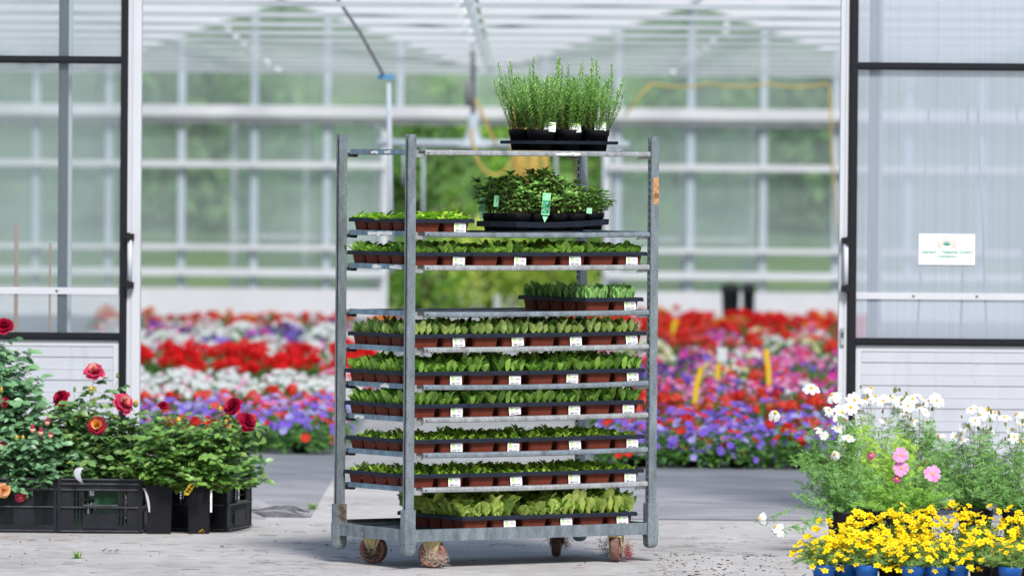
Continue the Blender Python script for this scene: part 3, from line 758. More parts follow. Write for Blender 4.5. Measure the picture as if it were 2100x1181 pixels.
for k in range(14): m.box((0.0 + uni(-.013, .013), TW + 0.0 - 0.0215, 0.19 + 0.0052 * k), (0.022, 0.003, 0.01), 'bark')
m.build('grime', pA)
# base
m = MB()
zb0, zb1 = 0.122, 0.174
m.bx(0.03, TL - 0.03, -0.014, 0.014, zb0, zb1, 'galv'); m.bx(0.03, TL - 0.03, TW - 0.014, TW + 0.014, zb0, zb1, 'galv')
m.bx(-0.012, 0.012, 0.022, TW - 0.022, zb0, zb1, 'galv'); m.bx(TL - 0.012, TL + 0.012, 0.022, TW - 0.022, zb0, zb1, 'galv')
# raised rear lip
m.bx(0.03, TL - 0.03, TW + 0.0145, TW + 0.018, zb0, zb1 + 0.016, 'galv_dark')
for sx in (0.22, 1.08): m.bx(sx - 0.03, sx + 0.03, 0.015, TW - 0.015, zb0 - 0.002, zb0 + 0.02, 'galv_dark')
m.build('base_frame', trolley)
m = MB(); m.bx(0.013, TL - 0.013, 0.0145, TW - 0.0145, zb1 - 0.022, zb1 - 0.012, 'deck'); m.build('base_deck', trolley)

ZS = [1.829, 1.470, 1.323, 1.119, 0.963, 0.799, 0.655, 0.500, 0.348]
SAG = [0.001, 0.004, 0.002, 0.003, 0.003, 0.007, 0.003, 0.004, 0.004]
TILT = [0.0, 0, 0, 0.001, 0.004, 0.003, 0.004, 0.004, 0.003]
def shelf(i):
    z = ZS[i]; m = MB(); x0, x1 = 0.068, 1.272; h = 0.012
    def zz(x): t = (x - x0) / (x1 - x0); return z - SAG[i] * 4 * t * (1 - t) + TILT[i] * t
    n = 12; rings = []
    for q in range(n + 1):
        x = x0 + (x1 - x0) * q / n; c = zz(x)
        rings.append([V((x, yy, c + dz)) for yy, dz in ((-0.016, -0.009), (-0.016, 0.001), (-0.012, 0.010), (-0.004, 0.012), (-0.001, -0.009), (-0.004, -0.012), (-0.012, -0.012))])
    m.loft(rings, 'galv_light' if i % 2 == 0 else 'galv')
    m.build_ = None
    # rear bar
    m.bx(x0, x1, TW - 0.003, TW + 0.012, z - 0.012, z + 0.010, 'galv')
    # short bars
    for xx in (0.030, TL - 0.030):
        m.bx(xx - 0.008, xx + 0.010, 0.035, TW - 0.035, z - 0.010, z + 0.013, 'galv_blue')
    p = m.build('shelf', trolley)
    # deck
    m = MB(); rings = []
    for q in range(n + 1):
        x = 0.045 + (1.255 - 0.045) * q / n; c = zz(x)
        rings.append([V((x, -0.0005, c - 0.002)), V((x, TW - 0.004, c - 0.002)), V((x, TW - 0.004, c + 0.006)), V((x, -0.0005, c + 0.006))])
    m.loft(rings, 'deck'); m.build('deck', p)
    # hooks at the four corners
    for (hx, s) in ((0.022, 1), (TL - 0.022, -1)):
        for hy in (0.004, TW - 0.012):
            m = MB()
            m.bx(min(hx, hx + s * 0.055), max(hx, hx + s * 0.055), hy, hy + 0.004, z - 0.022, z - 0.004, 'galv_light' if hy < 0.1 else 'galv_dark')
            m.bx(min(hx, hx + s * 0.022), max(hx, hx + s * 0.022), hy + 0.0005, hy + 0.0035, z - 0.004, z + 0.010, 'galv_light')
            m.bx(min(hx + s * 0.03, hx + s * 0.055), max(hx + s * 0.03, hx + s * 0.055), hy + 0.004, hy + 0.016, z - 0.024, z - 0.020, 'galv_light')
            m.build('hook', p)
    m = MB()
    m.lathe([(0.004, 0), (0.0035, 0.002), (0.001, 0.0025)], 'dark', 8, M=Matrix.Translation((x0 + 0.014, -0.0165, zz(x0) - 0.002)) @ Matrix.Rotation(R(90), 4, 'X'))
    m.build('rivet', p)
    return p
shelves = [shelf(i) for i in range(9)]
def paper(i, y0, y1, rag=5, front=False):
    m = MB(); n = rag
    for q in range(n):
        a = y0 + (y1 - y0) * q / n; b = y0 + (y1 - y0) * (q + 0.95) / n
        hh = uni(0.010, 0.019); c = ZS[i] + uni(-0.002, 0.002)
        if front: m.bx(a, b, -0.0172, -0.0166, c - hh / 2, c + hh / 2 - 0.003, 'torn_paper')
        else: m.bx(0.0212, 0.0218, a, b, c - hh / 2, c + hh / 2, 'torn_paper')
    m.build('paper_label', shelves[i])
paper(0, 0.30, 0.36, 3); paper(0, 0.20, 0.25, 2); paper(1, 0.18, 0.38, 8); paper(2, 0.27, 0.34, 4); paper(2, 0.10, 0.20, 5)
paper(0, 0.76, 0.89, 8, True); paper(5, 0.2, 0.27, 4); paper(6, 0.40, 0.48, 4)

# casters
def caster(px, py, Y, ang, fibres, hid=False):
    c = W(px, py, Y); lc = Tm.inverted() @ V((c.x, c.y, 0)); r = 0.0625
    e = bpy.data.objects.new('caster', None); COL.objects.link(e); e.parent = trolley; e.empty_display_size = 0.05
    e.location = (lc.x, lc.y, 0); e.rotation_euler = (0, 0, ang - TH)
    # wheel: axis along local Y
    Mx = Matrix.Translation((0, 0, r)) @ Matrix.Rotation(R(90), 4, 'X')
    m = MB(); wd = 0.019
    m.lathe([(r * 0.78, -wd), (r * 0.93, -wd), (r, -wd * 0.55), (r, wd * 0.55), (r * 0.93, wd), (r * 0.78, wd)], 'wheel_tread', 36, M=Mx)
    for s in (-1, 1):
        m.lathe([(r * 0.88, s * (wd + 0.0004)), (r * 0.76, s * (wd + 0.0022)), (r * 0.74, s * (wd - 0.002))], 'wheel_rim', 36, M=Mx, cap=False)
        m.lathe([(r * 0.735, s * (wd - 0.004)), (r * 0.45, s * (wd - 0.001)), (r * 0.25, s * (wd + 0.004)), (r * 0.12, s * (wd + 0.005))], 'wheel_disc', 28, M=Mx)
    m.build('wheel', e)
    # fork
    m = MB()
    for s in (-1, 1):
        y = s * (wd + 0.008)
        prof = [(-0.040, 0.112), (0.040, 0.112), (0.016, 0.050), (0.006, 0.040), (-0.006, 0.040), (-0.014, 0.050)]
        a = [V((x, y - 0.0012, z)) for x, z in prof]; b = [V((x, y + 0.0012, z)) for x, z in prof]
        m.loft([a, b] if s > 0 else [a, b], 'fork')
        m.tube([(0.026, y + s * .002, 0.110), (0.006, y + s * .002, 0.052)], 0.003, 'fork', 5)
    m.bx(-0.042, 0.042, -wd - 0.012, wd + 0.012, 0.1125, 0.1195, 'fork')
    m.tube([(0, -wd - 0.012, r), (0, wd + 0.012, r)], 0.006, 'galv_dark', 8)
    m.build('fork', e)
    for k, n, ce, sp in fibres:
        m = MB()
        for q in range(n):
            p0 = V(ce) + V((uni(-sp, sp), uni(-0.010, 0.010), uni(-sp, sp))); pts = [p0]
            d = rv(1).normalized()
            for w in range(7):
                d = (d + rv(0.9)).normalized(); pts.append(pts[-1] + d * sp * 0.28)
            for p in pts: p.z = max(p.z, 0.002)
            m.tube(pts, 0.0007, k, 3)
        m.build('fibre_tangle', e)
    return e
caster(887, 1143, 28.13, R(-14), [('fibre', 70, (0.0, -0.034, 0.056), 0.026), ('fibre', 110, (0.045, -0.03, 0.036), 0.022)])
caster(766, 1136, 28.42, R(-20), [('fibre_dark', 60, (0.0, -0.03, 0.045), 0.03), ('fibre', 40, (0.0, -0.03, 0.04), 0.03)])
caster(1263, 1130, 28.66, R(80), [('fibre_dark', 60, (0.0, 0.045, 0.060), 0.036), ('fibre_red', 90, (0.0, -0.055, 0.048), 0.024), ('fibre', 50, (0.0, -0.05, 0.075), 0.025)])
caster(1141, 1117, 29.05, R(86), [('fibre_dark', 90, (0.0, -0.03, 0.09), 0.03), ('green_string', 12, (0.0, 0.04, 0.085), 0.03), ('fibre', 40, (0, -0.04, 0.06), 0.025)])

# ------------------------------------------------------------------ seedling trays
PX, PY = 0.1525, 0.1040
TRX, TRY, PH = 0.307, 0.525, 0.048
def rim_mesh():
    m = MB(); z0, z1 = PH - 0.002, PH + 0.013
    def ring(dx, z): return [V((-dx, -dx, z)), V((TRX + dx, -dx, z)), V((TRX + dx, TRY + dx, z)), V((-dx, TRY + dx, z))]
    m.loft([ring(0.006, z0 - 0.003), ring(0.005, z1 - 0.004), ring(0.002, z1), ring(-0.006, z1), ring(-0.008, z0)], 'black_plastic', cap=False)
    for q in range(1, 5): m.bx(0.008, TRX - 0.008, q * PY + 0.0025 - 0.004, q * PY + 0.0025 + 0.004, z0 + 0.001, z1 - 0.003, 'black_plastic')
    m.bx(TRX / 2 - 0.004, TRX / 2 + 0.004, 0.009, TRY - 0.009, z0 + 0.0015, z1 - 0.0035, 'black_plastic')
    return m.build('rim', mesh_only=True)
def pot_mesh():
    m = MB(); a, b = PX - 0.019, PY - 0.015
    def ring(k, z, ins=0.0):
        x, y = a / 2 * k, b / 2 * k; c = 0.008
        return [V(p) for p in ((-x + c, -y, z), (x - c, -y, z), (x, -y + c, z), (x, y - c, z), (x - c, y, z), (-x + c, y, z), (-x, y - c, z), (-x, -y + c, z))]
    m.loft([ring(0.90, 0.0), ring(0.955, 0.026), ring(0.965, 0.0265), ring(1.0, PH - 0.004), ring(0.94, PH - 0.004), ring(0.94, PH - 0.008)], 'terracotta', cap=True)
    for q in range(4):
        m.box((a * (-0.3 + 0.2 * q), 0, 0.0), (0.0001, 0.0001, 0.0001), 'terracotta')
    m.mi[-1] = m.mat('terracotta')
    x, y = a / 2 * 0.93, b / 2 * 0.93
    m.add([V((-x, -y, PH - 0.003)), V((x, -y, PH - 0.003)), V((x, y, PH - 0.003)), V((-x, y, PH - 0.003))], [(0, 1, 2, 3)], 'soil')
    return m.build('pot', mesh_only=True)
def label_mesh(v):
    r_ = random.Random(v); m = MB(); w, h = 0.062, 0.040
    m.bx(0, w, -0.0012, 0, 0, h, 'white_paper')
    y0, y1 = -0.0018, -0.0013
    m.lathe([(0.004, 0), (0.003, 0.0006)], 'lime_ink', 8, M=Matrix.Translation((0.014, y1, h - 0.006)) @ Matrix.Rotation(R(90), 4, 'X'))
    x = 0.005
    while x < 0.023:
        q = r_.uniform(0.0018, 0.0035); m.bx(x, x + q, y0, y1, h - 0.016, h - 0.0105 + r_.uniform(0, 0.0015), 'lime_ink'); x += q + 0.0007
    x = 0.007
    while x < 0.021:
        q = r_.uniform(0.0018, 0.003); m.bx(x, x + q, y0, y1, h - 0.022, h - 0.0175, 'lime_ink'); x += q + 0.0007
    x = 0.033
    e = r_.uniform(0.046, 0.056)
    while x < e:
        q = r_.uniform(0.0012, 0.0026); m.bx(x, x + q, y0, y1, h - 0.0165, h - 0.013, 'grey_ink'); x += q + 0.0006
    x = 0.008
    while x < 0.027:
        q = r_.uniform(0.0005, 0.0018); m.bx(x, x + q, y0, y1, 0.002, 0.011, 'grey_ink'); x += q + r_.uniform(0.0005, 0.0014)
    x = 0.031
    while x < 0.050:
        q = r_.uniform(0.0012, 0.0026); m.bx(x, x + q, y0, y1, 0.004, 0.0085, 'grey_ink'); x += q + 0.0006
    return m.build('label', mesh_only=True)
def plugs(kind):
    """seedling cluster of one pot"""
    m = MB(); nx, ny = (4, 3)
    spec = dict(
        lime=dict(mat='lime', h=(0.034, 0.058), w=(0.026, 0.038), n=4, tilt=0.85, ruf=0.35, prof=(0.25, 0.8, 1.0, 0.8, 0.3), bend=0.5),
        mid=dict(mat='mid', h=(0.042, 0.064), w=(0.028, 0.040), n=4, tilt=0.55, ruf=0.08, prof=(0.15, 0.7, 1.0, 0.9, 0.35), bend=0.3),
        blueish=dict(mat='blueish', h=(0.050, 0.068), w=(0.028, 0.038), n=4, tilt=0.28, ruf=0.03, prof=(0.15, 0.75, 1.0, 0.85, 0.35), bend=0.10),
        spoon=dict(mat='spoon', h=(0.050, 0.078), w=(0.028, 0.038), n=4, tilt=0.38, ruf=0.05, prof=(0.16, 0.28, 0.85, 1.0, 0.80, 0.3), bend=0.15),
        spoon2=dict(mat='mid', h=(0.052, 0.084), w=(0.028, 0.040), n=5, tilt=0.42, ruf=0.14, prof=(0.18, 0.28, 0.8, 1.0, 0.85, 0.35), bend=0.18),
        tiny=dict(mat='tiny', h=(0.020, 0.050), w=(0.015, 0.023), n=3, tilt=0.5, ruf=0.15, prof=(0.10, 0.2, 0.8, 1.0, 0.3), bend=0.3),
        big=dict(mat='lettuce', h=(0.072, 0.112), w=(0.040, 0.062), n=4, tilt=0.36, ruf=0.30, prof=(0.10, 0.16, 0.45, 0.75, 1.0, 0.95, 0.75, 0.3), bend=0.22))[kind]
    if kind == 'big': nx, ny = 4, 3
    for i in range(nx):
        for j in range(ny):
            if rnd.random() < (0.12 if kind == 'tiny' else 0.05): continue
            x = (i + 0.5 - nx / 2) * (PX - 0.012) / nx + uni(-.004, .004); y = (j + 0.5 - ny / 2) * (PY - 0.012) / ny + uni(-.004, .004)
            n = spec['n']; a0 = uni(0, 6.28); k_ = uni(0.72, 1.18)
            for q in range(n):
                a = a0 + q * 6.283 / n + uni(-.3, .3); ti = spec['tilt'] * uni(0.3, 1.2)
                d = V((math.cos(a) * math.sin(ti), math.sin(a) * math.sin(ti), math.cos(ti)))
                nr = V((-math.cos(a) * math.cos(ti), -math.sin(a) * math.cos(ti), math.sin(ti))) if ti > 0.05 else V((math.cos(a), math.sin(a), 0))
                m.leaf((x, y, PH - 0.001), d, nr, uni(*spec['h']) * k_, uni(*spec['w']), spec['mat'], spec['bend'], 0.35, prof=spec['prof'], ruf=spec['ruf'])
    return m.build('seedlings', mesh_only=True)
RIM = rim_mesh(); POT = pot_mesh(); LBL = [label_mesh(i) for i in range(5)]
KINDS = {k: [plugs(k) for _ in range(5)] for k in ('lime', 'mid', 'blueish', 'spoon', 'spoon2', 'tiny', 'big')}
def tray(x0, y0, z, kind, label, group):
    p = Tm @ V((x0, y0, z))
    t = thing('seedling_tray', label, 'seedling tray', p, TH + R(uni(-0.5, 0.5)), group)
    link('rim', RIM, t)
    for i in range(2):
        for j in range(5):
            c = (PX * (i + 0.5) + 0.001, PY * (j + 0.5) + 0.0025, 0.0)
            pt = link('pot', POT, t, c)
            sd = link('seedlings', rnd.choice(KINDS[kind]), pt)
            if rnd.random() < 0.5: sd.rotation_euler = (0, 0, math.pi)
            k_ = uni(0.78, 1.15); sd.scale = (1, 1, k_); sd.location = (0, 0, (PH - 0.001) * (1 - k_)); pt.rotation_euler = (0, 0, R(uni(-1, 1)))
    lb = link('label', rnd.choice(LBL), t, (PX + 0.001 + 0.060 + uni(-.012, .009), 0.0018, 0.0015 + uni(-.002, 0.004)), (R(-3), R(uni(-5, 5)), 0))
    return t
ordn = ['top', 'second', 'third', 'fourth', 'fifth', 'sixth', 'seventh', 'eighth', 'ninth']
GRP = 'seedling trays on the trolley'
DZ = 0.0065
pos4 = ['leftmost', 'second from left', 'third from left', 'rightmost']
tray(0.030, 0.012, ZS[1] + DZ, 'lime', 'only tray of frilly lime lettuce seedlings, left of the potted mint', GRP)
rows = [(2, 'mid', 'mid green leafy'), (4, 'spoon', 'spoon leaf'), (5, 'spoon2', 'tall spoon leaf'), (6, 'spoon2', 'upright leafy'), (7, 'tiny', 'small sprouting'), (8, 'tiny', 'short sparse')]
for si, kd, look in rows:
    for q in range(4):
        x0 = 0.026 + 0.3125 * q + (-0.012 if si >= 5 else 0) + uni(-.003, .003)
        zt_ = (x0 + 0.15 - 0.068) / 1.204
        zz_ = ZS[si] + DZ - SAG[si] * 4 * zt_ * (1 - zt_) * 0.6 + TILT[si] * zt_ + 0.001
        tray(x0, 0.008 + uni(0, .006), zz_, kd, '%s of four trays, %s seedlings, on the %s shelf down' % (pos4[q], look, ordn[si]), GRP)
tray(0.942, 0.008, ZS[3] + DZ, 'blueish', 'lone tray of upright pale green seedlings at right of nearly empty shelf', GRP)
for q in range(3):
    tray(0.300 + 0.3125 * q, 0.018, 0.1630, 'big', '%s of three trays of large frilly lettuce on the trolley base' % ('left', 'middle', 'right')[q], GRP)

# ------------------------------------------------------------------ round pots, rosemary, mint
def round_pot(r, h, k='pot_black', sq=0, n=20):
    m = MB()
    m.lathe([(r * 0.76, 0), (r * 0.90, h * 0.70), (r * 0.955, h * 0.71), (r, h * 0.97), (r, h), (r * 0.95, h), (r * 0.93, h * 0.9)], k, n, cap=True, sq=sq)
    m.lathe([(r * 0.92, h * 0.90), (0.001, h * 0.92)], 'soil', n, cap=False, sq=sq)
    return m.build('pot', mesh_only=True)
def rosemary_mesh():
    m = MB(); st = MB()
    for q in range(66):
        a = uni(0, 6.28); rr = 0.058 * math.sqrt(rnd.random()); H = uni(0.13, 0.245) * (1.4 if rnd.random() < 0.08 else 1)
        b = V((rr * math.cos(a), rr * math.sin(a), 0.085)); tip = b + V((math.cos(a) * rr * 1.0 + uni(-.03, .03), math.sin(a) * rr * 1.0 + uni(-.03, .03), H))
        if q < 7: tip += V((math.cos(a), math.sin(a), -0.3)) * uni(0.03, 0.07)
        mid = b.lerp(tip, 0.5) + V((math.cos(a), math.sin(a), 0)) * uni(0.003, 0.018)
        pts = [b.lerp(mid, t).lerp(mid.lerp(tip, t), t) for t in [i / 8 for i in range(9)]]
        st.tube(pts, 0.0016, 'green_stem' if q % 3 else 'wood_stem', 3, 0.0008)
        nn = int(H / 0.0034)
        for w in range(nn):
            t = (w + rnd.random()) / nn
            if t < 0.08: continue
            p = pts[min(7, int(t * 8))].lerp(pts[min(8, int(t * 8) + 1)], t * 8 - int(t * 8))
            az = w * 2.4 + uni(-.4, .4); el = 0.35 + 0.8 * t * t
            d = V((math.cos(az) * math.cos(el), math.sin(az) * math.cos(el), math.sin(el)))
            L = uni(0.020, 0.034) * (1 - 0.45 * max(0, t - 0.7) / 0.3)
            m.leaf(p, d, V((0, 0, 1)), L, 0.0052, 'rosemary', 0.15, 0.1, prof=(0.5, 1.0, 0.0))
    return m.build('foliage', mesh_only=True), st.build('stems', mesh_only=True)
def mint_mesh():
    m = MB(); st = MB(); big = uni(0.8, 1.15)
    for q in range(21):
        a = uni(0, 6.28); rr = 0.038 * math.sqrt(rnd.random()); H = uni(0.04, 0.15) * big
        b = V((rr * math.cos(a), rr * math.sin(a), 0.072)); out = uni(0.0, 0.06)
        tip = b + V((math.cos(a) * out, math.sin(a) * out, H))
        mid = b.lerp(tip, 0.5) + V((math.cos(a), math.sin(a), 0)) * uni(0, 0.015)
        pts = [b.lerp(mid, t).lerp(mid.lerp(tip, t), t) for t in [i / 5 for i in range(6)]]
        st.tube(pts, 0.0016, 'wood_stem', 3, 0.001)
        nn = max(2, int(H / 0.022))
        for w in range(nn + 1):
            t = 0.3 + 0.7 * w / nn
            p = b.lerp(mid, t).lerp(mid.lerp(tip, t), t)
            k = 8 if w == nn else 3
            for u in range(k):
                az = w * 1.57 + u * 6.283 / k + uni(-.3, .3); el = uni(0.0, 0.6) if w < nn else uni(0.15, 1.1)
                d = V((math.cos(az) * math.cos(el), math.sin(az) * math.cos(el), math.sin(el)))
                m.leaf(p, d, V((0, -0.3, 1)), uni(0.026, 0.040), uni(0.014, 0.021), 'mint', 0.4, 0.3, prof=(0.2, 0.95, 0.7, 0.0))
    return m.build('foliage', mesh_only=True), st.build('stems', mesh_only=True)
ROSP = round_pot(0.0640, 0.094); MINP = round_pot(0.047, 0.078, sq=4)
ROSV = [rosemary_mesh() for _ in range(3)]; MINV = [mint_mesh() for _ in range(6)]
def carrier(name, x0, y0, x1, y1, zc, th, z, label, lift=0.0):
    t = thing(name, label, 'carrier tray', Tm @ V((x0, y0, z)), TH)
    m = MB(); w, d = x1 - x0, y1 - y0
    n = 10; rings = []
    for q in range(n + 1):
        x = w * q / n; s_ = lift * ((q / n) ** 2) - 0.6 * lift * math.sin(math.pi * q / n) * 0.6
        rings.append([V((x, 0, zc - th / 2 + s_)), V((x, -0.004, zc + th / 2 + s_)), V((x, 0.0, zc + th / 2 + 0.001 + s_)), V((x, d, zc + th / 2 + 0.001 + s_)), V((x, d + 0.004, zc - th / 2 + s_))])
    m.loft(rings, 'black_plastic'); m.build('tray_rim', t); return t
# rosemary
zr_ = ZS[0] + 0.0125
rx0, ry0 = 0.680, 0.040
carrier('carrier_tray', rx0 + 0.008, ry0, rx0 + 0.452, ry0 + 0.285, 0.036, 0.014, zr_, 'flat black carrier tray holding the rosemary pots on the top shelf')
names3 = ['left', 'middle', 'right']
for j in range(2):
    for i in range(3):
        lx = rx0 + 0.085 + 0.148 * i; ly = ry0 + 0.074 + 0.148 * j
        lab = 'black pot of rosemary with white tag, %s of the front row on top shelf' % names3[i] if j == 0 else 'black pot of rosemary in back row on top shelf, %s of three' % names3[i]
        t = thing('rosemary_pot', lab, 'herb pot', Tm @ V((lx, ly, zr_ + 0.0002)), uni(0, 6.28), 'rosemary pots on the top shelf')
        link('pot', ROSP, t); fm, sm_ = ROSV[(i + j) % 3]
        link('foliage', fm, t); link('stems', sm_, t)
        if j == 0:
            m = MB(); m.bx(-0.026, 0.026, -0.0008, 0.0008, 0.0, 0.042, 'white_paper'); m.bx(-0.022, 0.024, -0.0016, -0.0010, 0.031, 0.037, 'lime_ink')
            m.bx(-0.006, 0.012, -0.0016, -0.0010, 0.024, 0.027, 'grey_ink')
            for q in range(9): m.bx(-0.016 + q * 0.004, -0.0145 + q * 0.004, -0.0016, -0.0010, 0.004, 0.010 + uni(0, .012), 'grey_ink' if q % 2 else 'tag_green')
            wp = Matrix.Translation(t.location) @ Matrix.Rotation(t.rotation_euler.z, 4, 'Z')
            target = W((1127, 1180, 1231)[i], (270, 272, 268)[i], t.location.y - 0.052)
            tg = m.build('plant_tag', t); tg.location = wp.inverted() @ target; tg.rotation_euler = (R(-8), R((6, -3, 3)[i]), -t.rotation_euler.z + R(8))
# mint
zm_ = ZS[1] + 0.0125
mx0, my0 = 0.588, 0.045
carrier('carrier_tray', mx0, my0, mx0 + 0.500, my0 + 0.315, 0.030, 0.024, zm_, 'sagging black carrier tray holding the mint pots on the second shelf', 0.012)
rown = ['front', 'middle', 'back']; n5 = ['first', 'second', 'third', 'fourth', 'fifth']
for j in range(3):
    for i in range(5):
        lx = mx0 + 0.052 + 0.099 * i; ly = my0 + 0.055 + 0.100 * j
        lab = 'black pot of mint on the second shelf, %s from left in the %s row' % (n5[i], rown[j])
        t = thing('mint_pot', lab, 'herb pot', Tm @ V((lx, ly, zm_ + 0.0002 + (0.006 if i == 4 else 0))), TH + rnd.randrange(4) * math.pi / 2, 'mint pots on the second shelf')
        link('pot', MINP, t); fm, sm_ = MINV[(i * 2 + j) % 6]
        s_ = 1.25 if (i, j) in ((0, 0), (0, 1), (2, 1), (2, 0), (1, 1)) else (0.72 if i == 4 else 1.0)
        for mm_ in (fm, sm_):
            link('foliage' if mm_ is fm else 'stems', mm_, t, (0, 0, 0.072 * (1 - s_)), None, (1, 1, s_))
        tags = {(1, 0): (1118, 441, 0.036, 0.098, 1), (0, 2): (987, 437, 0.026, 0.070, 1), (0, 1): (1017, 424, 0.022, 0.05, 0), (3, 0): (1208, 438, 0.024, 0.025, 0)}
        if (i, j) in tags:
            px, py, w_, h_, spike = tags[(i, j)]
            m = MB(); m.bx(-w_ / 2, w_ / 2, -0.0008, 0.0008, 0, h_, 'mint_tag')
            if h_ > 0.06: m.bx(-w_ / 2 + 0.002, w_ / 2 - 0.002, -0.0014, -0.0009, 0.006, h_ * 0.68, 'tag_green')
            for q in range(10 if h_ > 0.06 else 0):
                m.lathe([(0.0035, 0), (0.001, 0.0008)], 'white_paper' if q % 2 else 'mint_tag', 6, M=Matrix.Translation((uni(-w_ / 2 + .006, w_ / 2 - .006), -0.0015, uni(0.012, h_ * 0.62))) @ Matrix.Rotation(R(90), 4, 'X'))
            if spike: m.add([V((-w_ * .34, -0.004, -0.006)), V((0, -0.006, -0.034)), V((w_ * .34, -0.004, -0.006))], [(0, 1, 2)], 'mint_tag')
            wp = Matrix.Translation(t.location) @ Matrix.Rotation(t.rotation_euler.z, 4, 'Z')
            tg = m.build('plant_tag', t); tg.location = wp.inverted() @ W(px, py, t.location.y - 0.058); tg.rotation_euler = (R(4), R(4), -t.rotation_euler.z + R(4))

# ------------------------------------------------------------------ flower meshes
def cosmos_flower(k, r=0.039, n=8, droop=0.0):
    m = MB()
    for q in range(n):
        a = q * 6.283 / n + uni(-.08, .08); d = V((math.cos(a), math.sin(a), 0.12 - droop + uni(-.12, .12)))
        m.leaf(d.normalized() * 0.004, d, V((0, 0, 1)), r * uni(0.9, 1.05), r * uni(0.68, 0.82), k, 0.15 + droop, 0.12, prof=(0.22, 0.62, 0.92, 0.62), ruf=0.16)
    m.lathe([(0.0085, 0.0), (0.008, 0.004), (0.004, 0.007), (0.0005, 0.0075)], 'disc_yellow', 9)
    m.lathe([(0.006, -0.001), (0.003, -0.009), (0.001, -0.012)], 'green_stem', 6)
    return m.build('flower', mesh_only=True)
def star_flower(k, r=0.019):
    m = MB(); n = 5
    for q in range(n):
        a = q * 6.283 / n; d = V((math.cos(a), math.sin(a), 0.15 + uni(-.15, .15)))
        m.leaf(d * 0.001, d, V((0, 0, 1)), r, r * 0.80, k, 0.12, 0.15, prof=(0.3, 1.0, 0.55))
    m.lathe([(0.0042, 0.0012), (0.0005, 0.0036)], 'disc_orange', 6)
    return m.build('flower', mesh_only=True)
def rose_flower(r=0.045, outer='crimson', inner='rose_pink', back='rose_pale'):
    m = MB()
    for layer, (n, el, L, w) in enumerate(((7, 0.15, 1.0, 0.75), (7, 0.5, 0.95, 0.72), (6, 0.85, 0.85, 0.66), (6, 1.15, 0.7, 0.55), (4, 1.4, 0.55, 0.4))):
        for q in range(n):
            a = q * 6.283 / n + layer * 0.5 + uni(-.15, .15); e = el + uni(-.12, .12)
            d = V((math.cos(a) * math.cos(e), math.sin(a) * math.cos(e), math.sin(e)))
            nr = V((-math.cos(a) * math.sin(e), -math.sin(a) * math.sin(e), math.cos(e)))
            k = outer if layer < 2 else (inner if rnd.random() < 0.55 else (back if layer >= 2 and rnd.random() < 0.5 else outer))
            m.leaf(d * 0.004, d, nr, r * L * uni(0.9, 1.05), r * w * 1.25, k, -0.10 + 0.22 * (layer < 2), 0.30, prof=(0.3, 0.85, 1.0, 0.7), ruf=0.12)
    m.lathe([(0.008, -0.002), (0.006, -0.012), (0.002, -0.018)], 'green_stem', 7)
    return m.build('flower', mesh_only=True)
def bud_mesh(tip, col2=None, r=0.009):
    m = MB(); m.lathe([(r * .4, 0), (r * .9, r * 0.5), (r, r * 1.1), (r * .8, r * 1.8)], 'green_stem' if col2 is None else col2, 8)
    m.lathe([(r * .82, r * 1.78), (r * .75, r * 2.3), (r * .3, r * 3.0), (0.0005, r * 3.2)], tip, 8)
    return m.build('bud', mesh_only=True)
COSW = [cosmos_flower('cosmos_white'), cosmos_flower('cosmos_white', 0.038, 8, 0.35), cosmos_flower('cosmos_white', 0.035, 7, 0.1), cosmos_flower('cosmos_white', 0.037, 6, 0.5)]
COSP = [cosmos_flower('cosmos_pink', 0.046), cosmos_flower('magenta', 0.026, 7, 0.2)]
BID = [star_flower('bidens_yellow', 0.0155), star_flower('bidens_yellow', 0.018), star_flower('bidens_yellow', 0.013), star_flower('bidens_yellow', 0.010)]
ROSE_C = rose_flower(0.050); ROSE_P = rose_flower(0.050, 'rose_pink', 'rose_pink', 'rose_pale'); ROSE_Y = rose_flower(0.046, 'crimson', 'rose_yellow', 'rose_yellow'); ROSE_PE = rose_flower(0.045, 'peach', 'peach', 'rose_pale')
ROSE_D = rose_flower(0.048, 'crimson', 'crimson', 'crimson')
BUD_P = bud_mesh('rose_pink', 'rose_pale'); BUD_Y = bud_mesh('rose_yellow'); BUD_G = bud_mesh('green_stem', None, 0.007); BUD_S = bud_mesh('disc_brown', None, 0.007)

